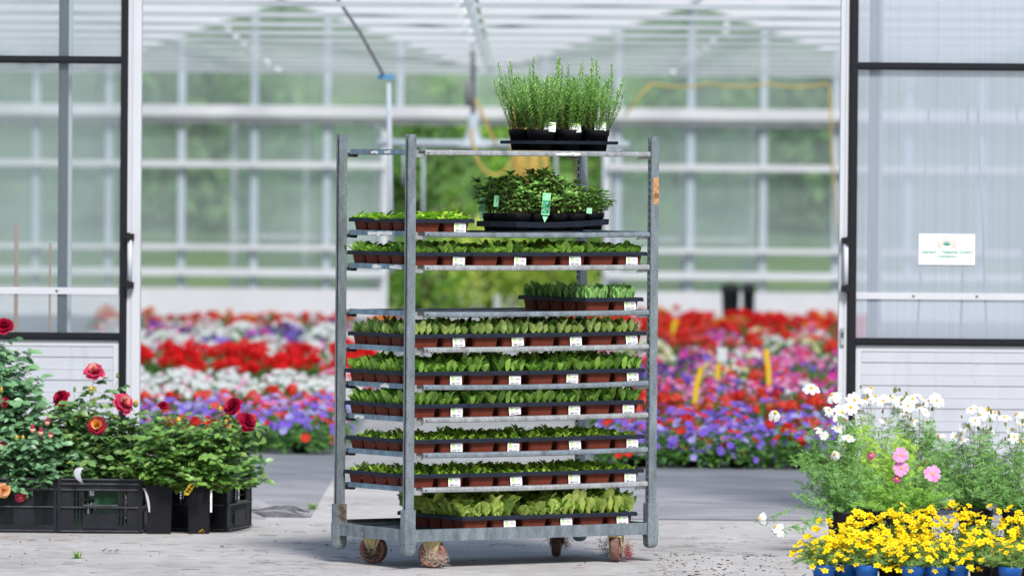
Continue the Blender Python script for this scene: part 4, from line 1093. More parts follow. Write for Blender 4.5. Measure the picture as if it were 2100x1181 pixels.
# ------------------------------------------------------------------ crates and roses (left)
def crate(px0, px1, Y, ln, hgt, label, style, rz=0.0):
    a = W(px0, 1000, Y).x; b = W(px1, 1000, Y).x; w = b - a
    t = thing('plastic_crate', label, 'crate', (a, Y, 0), rz, 'black crates of roses')
    def wall(mb, w, style):
        k = 'crate'; T = 0.004
        mb.bx(0, 0.014, -0.003, T, 0.006, hgt, k); mb.bx(w - 0.014, w, -0.003, T, 0.006, hgt, k)
        for z in (0.012, hgt * 0.48, hgt * 0.80, hgt * 0.905, hgt - 0.003): mb.bx(0.0145, w - 0.0145, -0.010, T + 0.001, z - 0.003, z + 0.003, 'crate_highlight')
        mb.bx(0.0145, w - 0.0145, 0.0, T, 0.016, hgt * 0.15, k)
        mb.bx(0.0145, w - 0.0145, 0.0, T, hgt * 0.81, hgt * 0.985, k)
        if style == 'mesh':
            x = 0.0145
            while x < w - 0.02:   # alternate solid plates and diagonal lattice
                e = min(x + 0.10, w - 0.0145)
                if int(x / 0.1) % 2 == 0 and e - x > 0.03:
                    mb.bx(x, e, -0.001, T, hgt * 0.151, hgt * 0.80, k)
                else:
                    st = 0.0175
                    z0, z1 = hgt * 0.151, hgt * 0.80
                    q = x - (z1 - z0)
                    while q < e:
                        for sg in (1, -1):
                            pa = (max(q, x), z0 + max(0, x - q)); ex = min(q + (z1 - z0), e); pb = (ex, z0 + (ex - q))
                            if pb[0] - pa[0] > 0.004:
                                za, zb = (pa[1], pb[1]) if sg > 0 else (z0 + z1 - pa[1], z0 + z1 - pb[1])
                                mb.tube([(pa[0], 0.002, za), (pb[0], 0.002, zb)], 0.0034, k, 4, smooth=False)
                        q += st
                x = e + 0.0001
        else:
            x = 0.014
            panel = (w * 0.30, w * 0.72)
            mb.bx(0.0145, w * 0.17, 0.0, T, hgt * 0.151, hgt * 0.80, k); mb.bx(w * 0.83, w - 0.0145, 0.0, T, hgt * 0.151, hgt * 0.80, k)
            x = w * 0.17
            while x < w * 0.83:
                top = hgt * 0.80 if (x < panel[0] or x > panel[1]) else hgt * 0.50
                mb.bx(x, x + 0.0085, 0.0005, T, hgt * 0.151, top, k); x += 0.0165
            for z in (hgt * 0.33, hgt * 0.62): mb.bx(w * 0.17, w * 0.83, -0.0005, T - 0.0005, z - 0.002, z + 0.002, k)
            mb.bx(panel[0], panel[1], -0.004, T - .001, 0.024, hgt * 0.36, k)
            # hand hold
            mb.bx(panel[0] - 0.008, panel[0], -0.008, 0, hgt * 0.50, hgt * 0.78, k); mb.bx(panel[1], panel[1] + 0.008, -0.008, 0, hgt * 0.50, hgt * 0.78, k)
            mb.bx(panel[0], panel[1], -0.016, 0, hgt * 0.50, hgt * 0.53, 'crate_highlight')
    for (wd, loc, r_, nm) in ((w, (0, 0, 0), 0, 'side_wall'), (ln, (w, 0, 0), 90, 'side_wall'), (w, (w, ln, 0), 180, 'side_wall'), (ln, (0, ln, 0), 270, 'side_wall')):
        mb = MB(); wall(mb, wd, style); o = mb.build(nm, t); o.location = loc; o.rotation_euler = (0, 0, R(r_))
    mb = MB(); mb.bx(0.006, w - 0.006, 0.006, ln - 0.006, 0.0, 0.008, 'crate'); mb.build('bottom', t)
    return t
HC = 0.262
crate(-150, 116, 30.52, 0.40, HC, 'black crate with diamond mesh sides at left edge', 'mesh')
crate(119, 290, 30.50, 0.60, HC, 'black crate with slotted end and hand hold, second from left', 'slot')
crate(345, 470, 30.75, 0.42, HC + 0.01, 'slatted black crate behind the two square pots', 'slot', R(-14))

def sq_pot(px, w_, Y, h_, label, name='square_pot', k='pot_black'):
    x = W(px, 1050, Y).x
    t = thing(name, label, 'rose pot', (x, Y, 0), R(uni(-4, 4)), 'potted roses by the left door')
    m = MB(); a = w_ / 2
    def ring(kk, z): return [V((i * a * kk, j * a * kk, z)) for i, j in ((-1, -1), (1, -1), (1, 1), (-1, 1))]
    m.loft([ring(0.86, 0.0), ring(0.985, h_ - 0.012), ring(1.0, h_ - 0.012), ring(1.0, h_), ring(0.94, h_), ring(0.93, h_ - 0.02)], k)
    m.add([V((i * a * 0.93, j * a * 0.93, h_ - 0.018)) for i, j in ((-1, -1), (1, -1), (1, 1), (-1, 1))], [(0, 1, 2, 3)], 'soil')
    m.build('pot', t); return t

def bush(t, z0, spreadx, top, nstem, lk, leafL=0.038, seed=1, low=0.25, lean=(0, 0), yspread=0.16):
    """rose foliage on thing t: stems fan from the pot, compound leaves along them; spreadx half width, top height"""
    r_ = random.Random(seed); fo = MB(); st = MB(); tips = []
    for q in range(nstem):
        tx = r_.uniform(-1, 1) * spreadx * 1.12 + lean[0]; ty = r_.uniform(-1, 1) * yspread
        hf = math.sqrt(max(0.05, 1 - (abs(tx - lean[0]) / (spreadx * 1.15)) ** 2))
        tz = z0 + (top - z0) * hf * (r_.uniform(low, 0.92) if r_.random() > 0.16 else r_.uniform(0.95, 1.22))
        b = V((r_.uniform(-.03, .03), r_.uniform(-.03, .03), z0)); tip = V((tx, ty, tz))
        mid = V((tx * 0.45, ty * 0.45, z0 + (tz - z0) * 0.65))
        P = lambda t_: b.lerp(mid, t_).lerp(mid.lerp(tip, t_), t_)
        st.tube([P(i / 6) for i in range(7)], 0.0028, 'rose_stem', 4, 0.0013)
        tips.append(tip)
        Ls = (tip - b).length; nn = int(Ls / 0.024)
        for w in range(nn):
            t_ = 0.15 + 0.85 * (w + r_.random()) / max(1, nn); p = P(min(1, t_))
            az = w * 2.4 + r_.uniform(-.5, .5); el = r_.uniform(-0.1, 0.6)
            d = V((math.cos(az) * math.cos(el), math.sin(az) * math.cos(el), math.sin(el)))
            pl = r_.uniform(0.045, 0.085); sd = d.cross(V((0, 0, 1))).normalized()
            st.tube([p, p + d * pl - V((0, 0, 0.1 * pl))], 0.0007, 'green_stem', 3)
            nr = V((r_.uniform(-.7, .7), r_.uniform(-1.6, .1), 1))
            for (u, s_) in ((1.0, 0), (0.72, 1), (0.72, -1), (0.38, 1), (0.38, -1)):
                pp = p + d * (pl * u) - V((0, 0, 0.1 * pl * u)); dd = (d * (1.0 if s_ == 0 else 0.45) + sd * s_ * 0.9 + V((0, 0, r_.uniform(-.35, .15)))).normalized()
                sz = r_.uniform(0.8, 1.25) * leafL * 1.26 * (0.8 if u < 0.5 else 1)
                fo.leaf(pp, dd, nr, sz, sz * 0.62, lk, 0.25, 0.22, prof=(0.2, 0.9, 0.85, 0.0), rn=r_)
    fo.build('foliage', t); st.build('stems', t)
    return tips
def put(t, me, px, py, Y, nrm, stem_from=None, name=None, scale=1.0, stem_r=0.0018, stem_k='rose_stem', st=None, leafk=None):
    p = W(px, py, Y) - V(t.location)
    rz = t.rotation_euler.z
    Mi = Matrix.Rotation(-rz, 4, 'Z'); p = Mi @ p
    o = link(name or me.name.split('.')[0], me, t, p, align(Mi.to_3x3() @ V(nrm), uni(0, 6.28)), (scale * (0.92 if name == 'flower' else 1),) * 3)
    if stem_from is not None and st is not None:
        a = V(stem_from); b = V(p) - (Mi.to_3x3() @ V(nrm)).normalized() * 0.012; mid = a.lerp(b, 0.5) + V((0, 0, 0.15 * (b - a).length))
        mid = V((a.x * 0.35 + b.x * 0.65, a.y * 0.5 + b.y * 0.5, a.z * 0.45 + b.z * 0.55))
        st.tube([a.lerp(mid, q).lerp(mid.lerp(b, q), q) for q in [i / 7 for i in range(8)]], stem_r, stem_k, 4, stem_r * 0.7)
        for w in range(9 if leafk else (7 if stem_k == 'green_stem' else 0)):
            q = 0.42 + 0.52 * (w + rnd.random()) / 9; p_ = a.lerp(mid, q).lerp(mid.lerp(b, q), q); az = w * 2.4 + uni(-.5, .5)
            d = V((math.cos(az), math.sin(az) * .8, uni(-.1, .5))).normalized()
            if leafk:
                sd = d.cross(V((0, 0, 1))).normalized(); st.tube([p_, p_ + d * 0.06], 0.0008, 'green_stem', 3)
                for (u_, s_) in ((1.0, 0), (0.65, 1), (0.65, -1), (0.3, 1), (0.3, -1)):
                    dd = (d * (1.0 if s_ == 0 else 0.4) + sd * s_ + V((0, 0, uni(-.5, .1)))).normalized()
                    L = uni(0.030, 0.048); st.leaf(p_ + d * 0.06 * u_, dd, V((uni(-.5, .5), uni(-1.4, 0), 1)), L, L * 0.62, leafk, .25, .22, prof=(0.2, 0.9, 0.85, 0.0))
            elif q < 0.8:
                feather(st, p_, d, uni(0.02, 0.045), 'cosmos_leaf', rnd, 0.0028)
    return o

def rose(px, Y, base_z, potw, poth, spread, top_py, n, lk, seed, label, blooms, inner=True, leafL=0.036, low=0.25, lean=(0, 0), ysp=0.16, col='pot_black'):
    t = sq_pot(px, potw, Y, poth, label, 'rose_bush', col)
    t.location.z = base_z
    top = W(px, top_py, Y).z - base_z
    bush(t, poth - 0.02, spread, top, n, lk, leafL, seed, low, lean, ysp)
    st = MB()
    for (me, bx_, by_, yo, nr, sc_) in blooms:
        put(t, me, bx_, by_, Y + yo, nr, (0, 0, poth + 0.03), None, sc_, st=st, leafk=lk)
    if blooms: st.build('flower_stems', t)
    return t
FU = (0.1, -0.6, 0.8); FF = (0.05, -1, 0.35); FL = (-0.5, -0.7, 0.5); FR = (0.6, -0.6, 0.45)
MT['pot_green'] = m_plain('green inner pot', (0.02, 0.13, 0.05, 1), 0.5)
rose(18, 30.85, 0.01, 0.15, 0.20, 0.17, 700, 30, 'rose_leaf_blue', 11, 'tallest rose bush at the far left edge with dark red bloom on top',
     [(ROSE_D, 8, 671, 0, FU, 1.0), (BUD_Y, 3, 806, -0.2, (0, -.3, 1), 1.1), (ROSE_C, 10, 826, -0.1, FL, 0.55)], low=0.15, lean=(-0.03, 0), leafL=0.046, col='pot_green')
rose(60, 30.62, 0.01, 0.15, 0.20, 0.20, 865, 34, 'rose_leaf_blue', 12, 'low rose bush in mesh crate with small pink and cream buds',
     [(BUD_P, 67, 887, -.1, (0, -.3, 1), 1.5), (BUD_P, 83, 893, -.12, (.1, -.3, 1), 1.5), (BUD_P, 96, 872, -.05, (0.2, -.3, 1), 1.4), (BUD_P, 103, 898, -.1, (.1, -.2, 1), 1.2),
      (BUD_Y, 34, 906, -.1, (0, 0, 1), 1.2), (BUD_Y, 47, 905, -.1, (0, 0, 1), 1.1), (ROSE_P, 2, 915, -.1, FL, 0.5), (ROSE_PE, 6, 1005, -0.16, (0.3, -.9, -.1), 0.75), (ROSE_P, 42, 1018, -0.12, (0.2, -.7, -.6), 0.55)], leafL=0.032, low=0.2, col='pot_green')
rose(150, 30.85, 0.01, 0.15, 0.20, 0.15, 790, 40, 'rose_leaf', 13, 'rose bush in slotted crate with three crimson blooms and bare upper stems',
     [(ROSE_P, 193, 766, 0, FU, 1.0), (ROSE_D, 127, 818, 0, FL, 0.9), (BUD_Y, 187, 810, -.1, (0, -.2, 1), 1.6), (BUD_G, 153, 803, 0, (0, 0, 1), 1.2), (BUD_G, 241, 775, 0, (0, 0, 1), 1.2), (BUD_S, 91, 826, 0, (-.3, 0, 1), 1.6)],
     leafL=0.040, low=0.15, col='pot_green')
rose(225, 30.72, 0.01, 0.15, 0.20, 0.17, 850, 40, 'rose_leaf', 14, 'rose bush with yellow centred red bloom and large pink bloom above slotted crate',
     [(ROSE_P, 250, 829, -.05, FR, 1.05), (ROSE_Y, 199, 873, -.12, FF, 0.95), (BUD_Y, 277, 835, 0, (.2, 0, 1), 1.4), (BUD_G, 194, 828, 0, (0, 0, 1), 1.2), (BUD_G, 296, 862, 0, (0, 0, 1), 1.3), (BUD_S, 133, 872, 0, (0, 0, 1), 1.2)],
     leafL=0.038, low=0.15, col='pot_green')
rose(327, 30.55, 0.0, 0.128, 0.235, 0.17, 862, 44, 'rose_leaf_fresh', 15, 'fresh green rose bush in left square black pot with one small red bloom',
     [(ROSE_D, 335, 833, .05, FU, 0.55), (BUD_Y, 368, 874, -.05, (-.1, -.2, 1), 1.7), (BUD_G, 310, 855, 0, (0, 0, 1), 1.2), (BUD_G, 347, 862, 0, (0, 0, 1), 1.1)], leafL=0.031, low=0.15)
rose(408, 30.58, 0.0, 0.115, 0.235, 0.18, 862, 46, 'rose_leaf_fresh', 16, 'bushy rose in right square black pot under two deep crimson blooms',
     [(ROSE_D, 480, 835, -.02, FL, 0.98), (ROSE_D, 504, 866, -.06, FR, 1.0), (BUD_Y, 452, 848, 0, (0, 0, 1), 1.3), (BUD_Y, 462, 872, -.05, (.2, 0, 1), 1.2), (BUD_Y, 471, 884, -.06, (.1, 0, 1), 1.1)], leafL=0.034, low=0.12, lean=(0.03, 0))
rose(452, 30.98, 0.012, 0.12, 0.20, 0.12, 868, 30, 'rose_leaf', 17, 'rose bush in the slatted rear crate trailing dark leaves to the right',
     [(BUD_G, 430, 840, 0, (0, 0, 1), 1.2)], leafL=0.036, low=0.2, lean=(0.06, 0))
# side shoot with dark leaves reaching to the right
t = [o for o in bpy.data.objects if o.get('label', '').startswith('rose bush in the slatted rear')][0]
m = MB(); a = W(470, 930, 30.95) - V(t.location)
pts = [a, W(505, 890, 30.95) - V(t.location), W(528, 855, 30.95) - V(t.location), W(545, 838, 30.95) - V(t.location)]
m.tube(pts, 0.002, 'rose_stem', 4)
MT['rose_dark'] = m_leaf('dark young rose leaf', (0.07, 0.02, 0.02, 1), (0.12, 0.04, 0.03, 1), 0.2)
for (px, py) in ((528, 880), (540, 895), (522, 915), (535, 930), (548, 870), (515, 900)):
    m.leaf(W(px, py, 30.93) - V(t.location), (uni(-.3, .5), -.2, -1), (0.3, -1, .2), 0.045, 0.028, 'rose_leaf', .2, .2)
for (px, py) in ((522, 822), (533, 826), (545, 832), (530, 840), (550, 828)):
    m.leaf(W(px, py, 30.93) - V(t.location), (uni(-1, 1), -.2, uni(-.4, .5)), (0.1, -.4, 1), 0.035, 0.014, 'rose_dark', .2, .2)
m.build('side_shoot', t)
# pale plastic tag curl, yellow tag, grass etc
def single(name, label, cat, mb, loc, group=None): o = mb.build(name, None, loc); tag(o, label, cat, group); return o
m = MB()
c0 = W(162, 985, 30.42)
n = 12; vs = []
for q in range(n + 1):
    t_ = q / n; a_ = R(100 + 95 * t_); rr = 0.060
    cx_ = rr * math.cos(a_) + 0.055; cz_ = rr * math.sin(a_) - 0.0; wdt = 0.018 * math.sin(math.pi * min(1, max(0.02, t_))) + 0.001
    ra = a_
    for s_ in (-1, 1): vs.append(V((cx_ - 0.025 + 0.05 * t_ * t_ + s_ * wdt * math.cos(ra), 0.004 * s_, cz_ + s_ * wdt * math.sin(ra))))
m.add(vs, [(2 * q, 2 * q + 1, 2 * q + 3, 2 * q + 2) for q in range(n)], 'panel_white', True)
single('plant_label', 'curled pale grey plastic plant label lying across the slotted crate rim', 'plant label', m, c0)
m = MB()
for q in range(4): m.box((0.008 * q, 0, 0.012 * q), (0.024, 0.0015, 0.022), 'yellow_tag', None)
single('plant_label', 'small yellow torn label between the two square rose pots', 'plant label', m, W(383, 1010, 30.45))
m = MB(); m.box((0, 0, 0), (0.009, 0.002, 0.105), 'white_paper')
single('plant_label', 'narrow white stick label against the right square pot', 'plant label', m, W(433, 1027, 30.50))
m = MB()
vs = []
for q in range(9):
    t_ = q / 8; vs += [V((0.03 * t_ ** 0.6 - 0.006, 0, -0.115 * t_)), V((0.03 * t_ ** 0.6 + 0.006 * math.sin(3.14 * t_), 0.002, -0.115 * t_))]
m.add(vs, [(2 * q, 2 * q + 1, 2 * q + 3, 2 * q + 2) for q in range(8)], 'panel_white', True)
single('plant_label', 'bent grey label strip beside the left square pot', 'plant label', m, W(295, 1000, 30.48))

def tuft(px, py, Y, n, h, label, name='grass_tuft'):
    p = W(px, py, Y); p.z = 0.001; m = MB()
    for q in range(n):
        a = uni(0, 6.28); el = uni(0.15, 1.3); L = h * uni(0.5, 1.1)
        d = V((math.cos(a) * math.cos(el), math.sin(a) * math.cos(el), math.sin(el)))
        m.leaf(V((uni(-.012, .012), uni(-.012, .012), 0)), d, V((0, 0, 1)), L, 0.0032, 'grass_blade', 0.35, 0.2, prof=(0.8, 1, 0.0))
    single(name, label, 'grass', m, p)
Yg = lambda py: 23659 / (py - 325.0)
tuft(158, 1152, Yg(1152), 70, 0.055, 'small grass tuft on bare concrete at lower left')
tuft(640, 1045, Yg(1048), 80, 0.06, 'small grass tuft at the fabric edge left of the trolley')
tuft(858, 1163, Yg(1152) + 0.2, 8, 0.02, 'tiny green sprig on concrete beneath the trolley')

# ------------------------------------------------------------------ cosmos (right)
def feather(fo, p, d, L, k, rn, w=0.0032):
    d = V(d).normalized(); sd = d.orthogonal().normalized(); sd = (Quaternion(d, rn.uniform(0, 6.28)) @ sd)
    q_ = p + d * L - V((0, 0, L * 0.2))
    fo.blade(p, q_, w, k)
    n = max(3, int(L / 0.0085))
    for i in range(n):
        t_ = 0.2 + 0.8 * i / n; b = p.lerp(q_, t_); l = L * 0.42 * (1.15 - t_)
        for s_ in (-1, 1):
            e = b + (d * 0.6 + sd * s_).normalized() * l + V((0, 0, rn.uniform(-.25, .25) * l))
            fo.blade(b, e, w * 0.9, k)
def featherplant(t, z0, spread, top, nstem, k, seed, L=0.055, low=0.3, ysp=0.13, lean=0.0, step=0.011, base_start=0.0):
    r_ = random.Random(seed); fo = MB(); st = MB(); tips = []
    for q in range(nstem):
        tx = r_.uniform(-1, 1) * spread; ty = r_.uniform(-1, 1) * ysp
        hf = math.sqrt(max(0.05, 1 - (abs(tx) / (spread * 1.15)) ** 2)); tz = z0 + (top - z0) * hf * r_.uniform(low, 1.0); tx += lean
        b = V((r_.uniform(-.02, .02), r_.uniform(-.02, .02), z0)); tip = V((tx, ty, tz)); mid = V((tx * 0.5, ty * 0.5, z0 + (tz - z0) * 0.62))
        P = lambda t_: b.lerp(mid, t_).lerp(mid.lerp(tip, t_), t_)
        st.tube([P(i / 6) for i in range(7)], 0.0024, 'green_stem', 4, 0.001); tips.append(tip)
        nn = int((tip - b).length / step)
        for w in range(nn):
            t_ = base_start + (1 - base_start) * (w + r_.random()) / max(1, nn); p = P(min(1, t_)); az = w * 2.4 + r_.uniform(-.6, .6); el = r_.uniform(0.0, 0.9)
            feather(fo, p, (math.cos(az) * math.cos(el), math.sin(az) * math.cos(el), math.sin(el)), L * r_.uniform(0.6, 1.2), k, r_)
    fo.build('foliage', t); st.build('stems', t); return tips
COSPOT = round_pot(0.085, 0.20, n=24)
def cosmos(px, Y, spread, top_py, n, k, seed, label, whites=(), pinks=(), buds=(), lean=0.0, low=0.3, L=0.055, name='cosmos_plant', pot=True, step=0.020):
    g_ = W(px, 1050, Y)
    t = thing(name, label, 'flower plant', (g_.x, Y, 0), 0, 'potted cosmos by the right door')
    link('pot', COSPOT, t)
    top = W(px, top_py, Y).z
    featherplant(t, 0.185, spread * 1.2, top, int(n * 1.55), k, seed, L * 1.1, low, lean=lean, step=step * 0.6)
    st = MB()
    for (x, y, s_) in whites:
        vv = rnd.choice(COSW); nr = V((uni(-.6, .6), uni(-.9, -.2), uni(0.4, 1)))
        put(t, vv, x, y, Y + uni(-.08, .08), nr, (0, 0, 0.25), 'flower', s_, 0.0013, 'green_stem', st)
    for (x, y, s_, v_) in pinks:
        put(t, COSP[v_], x, y, Y - 0.12, (uni(-.2, .2), -1, 0.35), (0, 0, 0.25), 'flower', s_, 0.0013, 'green_stem', st)
    for (x, y) in buds:
        put(t, rnd.choice((BUD_S, BUD_G, BUD_S)), x, y, Y + uni(-.05, .05), (uni(-.2, .2), -.1, 1), (0, 0, 0.3), 'bud', uni(0.7, 1.1), 0.0010, 'green_stem', st)
    if whites or pinks or buds: st.build('flower_stems', t)
    return t
def rb(n, x0, x1, y0, y1): return [(uni(x0, x1), uni(y0, y1)) for _ in range(n)]
c1 = cosmos(1733, 29.30, 0.19, 850, 26, 'cosmos_leaf', 21, 'dark green white cosmos beside door edge, leftmost in its black pot',
       [(1664, 796, 1.15), (1590, 846, 1.1), (1706, 809, 1.1), (1685, 880, 0.8), (1740, 898, 0.85), (1712, 930, 0.9), (1718, 878, 0.9), (1690, 893, 0.6)], (), [(1624, 820), (1648, 826), (1690, 850), (1706, 898), (1638, 850), (1672, 862)], lean=-0.05, low=0.25)
c2 = cosmos(1800, 29.62, 0.16, 838, 26, 'cosmos_lime', 22, 'tall lime green feathery cosmos right of the dark one',
       [(1752, 820, 1.05), (1727, 845, 1.2), (1733, 862, 1.1), (1775, 818, 1.0), (1786, 795, 1.0), (1812, 822, 1.0), (1830, 816, 1.0), (1815, 862, 0.8), (1700, 840, 0.8), (1745, 835, 1.1), (1762, 842, 1.0), (1720, 860, 1.0), (1795, 812, 0.9)], ((1786, 934, 0.7, 1),), rb(12, 1750, 1860, 795, 850), low=0.35)
c3 = cosmos(1880, 29.95, 0.16, 855, 26, 'cosmos_leaf', 23, 'cosmos with dense white flower heads in front of the white door panel',
       [(1845, 822, 1.0), (1872, 818, 1.0), (1885, 832, 0.9), (1905, 822, 1.0), (1921, 821, 1.0), (1858, 845, 0.9), (1873, 862, 0.8), (1925, 893, 0.85), (1885, 925, 0.9), (1893, 930, 0.9), (1850, 868, 0.7), (1905, 905, 0.7), (1898, 845, 0.7), (1835, 835, 0.9), (1862, 832, 0.9), (1890, 816, 0.8)], (), rb(16, 1840, 1925, 800, 880), low=0.3)
c4 = cosmos(1862, 29.25, 0.20, 985, 26, 'cosmos_fresh', 24, 'low pink flowered cosmos with fresh green foliage',
       [], ((1847, 933, 0.8, 0), (1848, 960, 0.8, 0), (1912, 971, 0.88, 0), (1839, 981, 0.7, 1)), rb(5, 1820, 1930, 930, 980), low=0.35, L=0.05)
c5 = cosmos(2000, 29.70, 0.24, 880, 36, 'cosmos_leaf', 25, 'wide cosmos at right with white flowers above and below',
       [(1960, 893, 0.8), (1975, 902, 0.8), (1984, 872, 1.0), (1992, 838, 0.85), (2023, 840, 1.0), (2040, 846, 0.9), (2022, 886, 1.1), (2000, 862, 0.8), (2040, 1008, 1.0), (2035, 1030, 0.9), (1990, 880, 0.7), (2012, 850, 0.8)], (), rb(16, 1960, 2060, 840, 900), low=0.3)
c6 = cosmos(2092, 29.60, 0.20, 905, 28, 'cosmos_leaf', 26, 'cosmos at the right edge of the view with white flowers',
       [(2060, 855, 0.9), (2086, 848, 0.9), (2080, 896, 0.9), (2096, 905, 0.9), (2086, 1028, 1.0), (2094, 870, 0.8), (2075, 880, 0.8), (2110, 860, 1.0)], (), rb(10, 2060, 2110, 850, 920), low=0.3)
# trailing shoot of the left cosmos with drooping flowers
tr = MB(); stt = MB(); r_ = random.Random(5)
base = V((-0.02, -0.03, 0.21))
for pts_ in ([(1712, 1040), (1660, 1035), (1610, 1050), (1560, 1066)], [(1712, 1045), (1670, 1062), (1620, 1080), (1592, 1088)], [(1715, 1040), (1675, 1020), (1640, 1012)], [(1712, 1042), (1690, 1065), (1655, 1075), (1640, 1085)]):
    P3 = [W(x, y, 29.2 - 0.04 * i) - V(c1.location) for i, (x, y) in enumerate(pts_)]
    stt.tube(P3, 0.0018, 'green_stem', 4, 0.001)
    for i in range(len(P3) - 1):
        for q in range(8):
            p = P3[i].lerp(P3[i + 1], q / 8); az = r_.uniform(0, 6.28)
            feather(tr, p, (math.cos(az) * .7, math.sin(az) * .5, r_.uniform(-.5, .6)), r_.uniform(0.03, 0.055), 'cosmos_leaf', r_)
tr.build('trailing_foliage', c1); stt.build('trailing_stems', c1)
for (x, y, nr) in ((1556, 1063, (-0.9, -.5, 0.1)), (1590, 1080, (-0.7, -.4, 0.6)), (1602, 1084, (0.6, -.4, 0.7))):
    put(c1, COSW[1], x, y, 29.05, nr, None, 'flower', 0.95)

# ------------------------------------------------------------------ bidens in blue pots
BPOT = round_pot(0.052, 0.098, 'blue_pot'); BPOTK = round_pot(0.052, 0.098, 'pot_black')
def bidens(px, Y, spread, top, nfl, label, seed, potm):
    g_ = W(px, 1150, Y); r_ = random.Random(seed)
    t = thing('bidens_plant', label, 'flower plant', (g_.x, Y, 0), 0, 'yellow bidens pots at lower right')
    link('pot', potm, t)
    fo = MB(); st = MB(); z0 = 0.09
    for q in range(60):
        a = r_.uniform(0, 6.28); rr = math.sqrt(r_.random()) * spread; el = r_.uniform(0.1, 1)
        tip = V((rr * math.cos(a), rr * math.sin(a) * 0.8, z0 - 0.02 + (top - z0) * math.sqrt(max(0.02, 1 - (rr / spread) ** 2 * 0.85)) * r_.uniform(0.35, 1)))
        b = V((r_.uniform(-.02, .02), r_.uniform(-.02, .02), z0)); mid = b.lerp(tip, 0.5) + V((0, 0, 0.02))
        st.tube([b, mid, tip], 0.0011, 'green_stem', 3)
        for w in range(9):
            p = b.lerp(tip, 0.3 + 0.75 * w / 9) + V((0, 0, 0.01)); az = r_.uniform(0, 6.28)
            feather(fo, p, (math.cos(az), math.sin(az), r_.uniform(-.2, .8)), r_.uniform(0.02, 0.046), 'bidens_leaf', r_, 0.0032)
    fo.build('foliage', t); st.build('stems', t)
    for q in range(min(98, int(nfl * 1.5))):
        a = r_.uniform(0, 6.28); rr = (r_.random() ** 0.6) * spread
        y_ = rr * math.sin(a) * 0.8
        if y_ > spread * 0.35: y_ = -y_
        z = z0 + (top - z0) * (math.sqrt(max(0.0, 1 - (rr / spread) ** 2))) * r_.uniform(0.75, 1.1) + 0.012
        if y_ < 0 and r_.random() < 0.35: z = r_.uniform(z0 - 0.015, max(z, z0 + 0.03))
        nr = V((math.cos(a) * 0.4 + r_.uniform(-.5, .5), -0.55 + r_.uniform(-.4, .5), 0.8))
        link('flower', BID[q % 4 if q % 8 < 7 else 1], t, (rr * math.cos(a), y_, z), align(nr, r_.uniform(0, 6)), (r_.uniform(0.85, 1.15),) * 3)
bl = [(1690, 27.05, 0.15, 0.19, 34, 'leftmost yellow bidens in blue pot, spilling onto the concrete', 0), (1738, 27.15, 0.12, 0.21, 24, 'yellow bidens in second blue pot from the left', 0), (1778, 27.05, 0.12, 0.22, 30, 'yellow bidens in third blue pot from the left', 0),
      (1825, 27.1, 0.11, 0.20, 28, 'yellow bidens in black pot between third and fourth blue pots', 1), (1872, 27.0, 0.12, 0.20, 30, 'yellow bidens in the blue pot below the pink cosmos', 0), (1920, 27.03, 0.12, 0.20, 24, 'yellow bidens in the blue pot next right of the pink cosmos', 0),
      (1963, 27.1, 0.12, 0.21, 18, 'yellow bidens third blue pot from the right', 0), (2012, 27.1, 0.12, 0.21, 12, 'sparser stringy bidens in black pot near right', 1), (2072, 27.0, 0.12, 0.20, 10, 'sparse yellow bidens in the rightmost blue pot', 0),
      (1700, 27.42, 0.13, 0.22, 24, 'rear row yellow bidens, leftmost, under the dark cosmos pot', 1), (1770, 27.45, 0.14, 0.25, 40, 'rear row yellow bidens, second from left', 1), (1835, 27.45, 0.14, 0.275, 52, 'rear row yellow bidens at the tallest point of the mound', 1),
      (1900, 27.42, 0.14, 0.275, 52, 'rear row yellow bidens right of the tallest mound', 1), (1965, 27.45, 0.14, 0.27, 44, 'rear row yellow bidens, fifth from left', 1), (2030, 27.42, 0.14, 0.26, 30, 'rear row yellow bidens, second from right', 1), (2092, 27.42, 0.14, 0.26, 34, 'rear row yellow bidens at the right edge', 1)]
for i, (px, Y, sp, top, nf, lab, kk) in enumerate(bl):
    bidens(px, Y, sp, top + ((0.03 if i < 13 else 0.05) if i > 8 else 0.015), nf, lab, 100 + i, BPOTK if kk else BPOT)

# ------------------------------------------------------------------ flower beds inside
def bed_foliage(seed, tall=0.20, spread=0.24, n=260, L=0.055, m=None):
    r_ = random.Random(seed); m = MB()
    for q in range(n):
        a = r_.uniform(0, 6.28); rr = math.sqrt(r_.random()) * spread; z = 0.02 + (tall - 0.02) * math.sqrt(max(0.05, 1 - (rr / spread) ** 2)) * r_.uniform(0.05, 1)
        m.leaf(V((rr * math.cos(a) * 0.9, rr * math.sin(a) * 0.9, z)), (math.cos(a + r_.uniform(-1, 1)), math.sin(a + r_.uniform(-1, 1)), r_.uniform(-.4, .8)), V((0, 0, 1)), L * r_.uniform(0.7, 1.2), L * 0.6, 'bed_leaf', 0.3, 0.2, prof=(0.3, 1.0, 0.0), rn=r_)
    m.lathe([(0.05, 0.0), (0.06, 0.05), (0.055, 0.055)], 'pot_black', 10)
    return m
def petunia_spots(r_, n, tall, spread):
    out = []
    for q in range(n):
        a = r_.uniform(0, 6.28); rr = (r_.random() ** 0.6) * spread; zf = math.sqrt(max(0.0, 1 - (rr / spread) ** 2))
        if math.sin(a) > 0 and r_.random() < 0.4: a = -a
        z = 0.04 + (tall - 0.04) * zf * r_.uniform(0.8, 1.1)
        nr = V((math.cos(a) * rr / spread + r_.uniform(-.3, .3), math.sin(a) * rr / spread - 0.35 + r_.uniform(-.3, .3), zf + 0.25)).normalized()
        out.append((V((rr * math.cos(a), rr * math.sin(a), z)), nr))
    return out
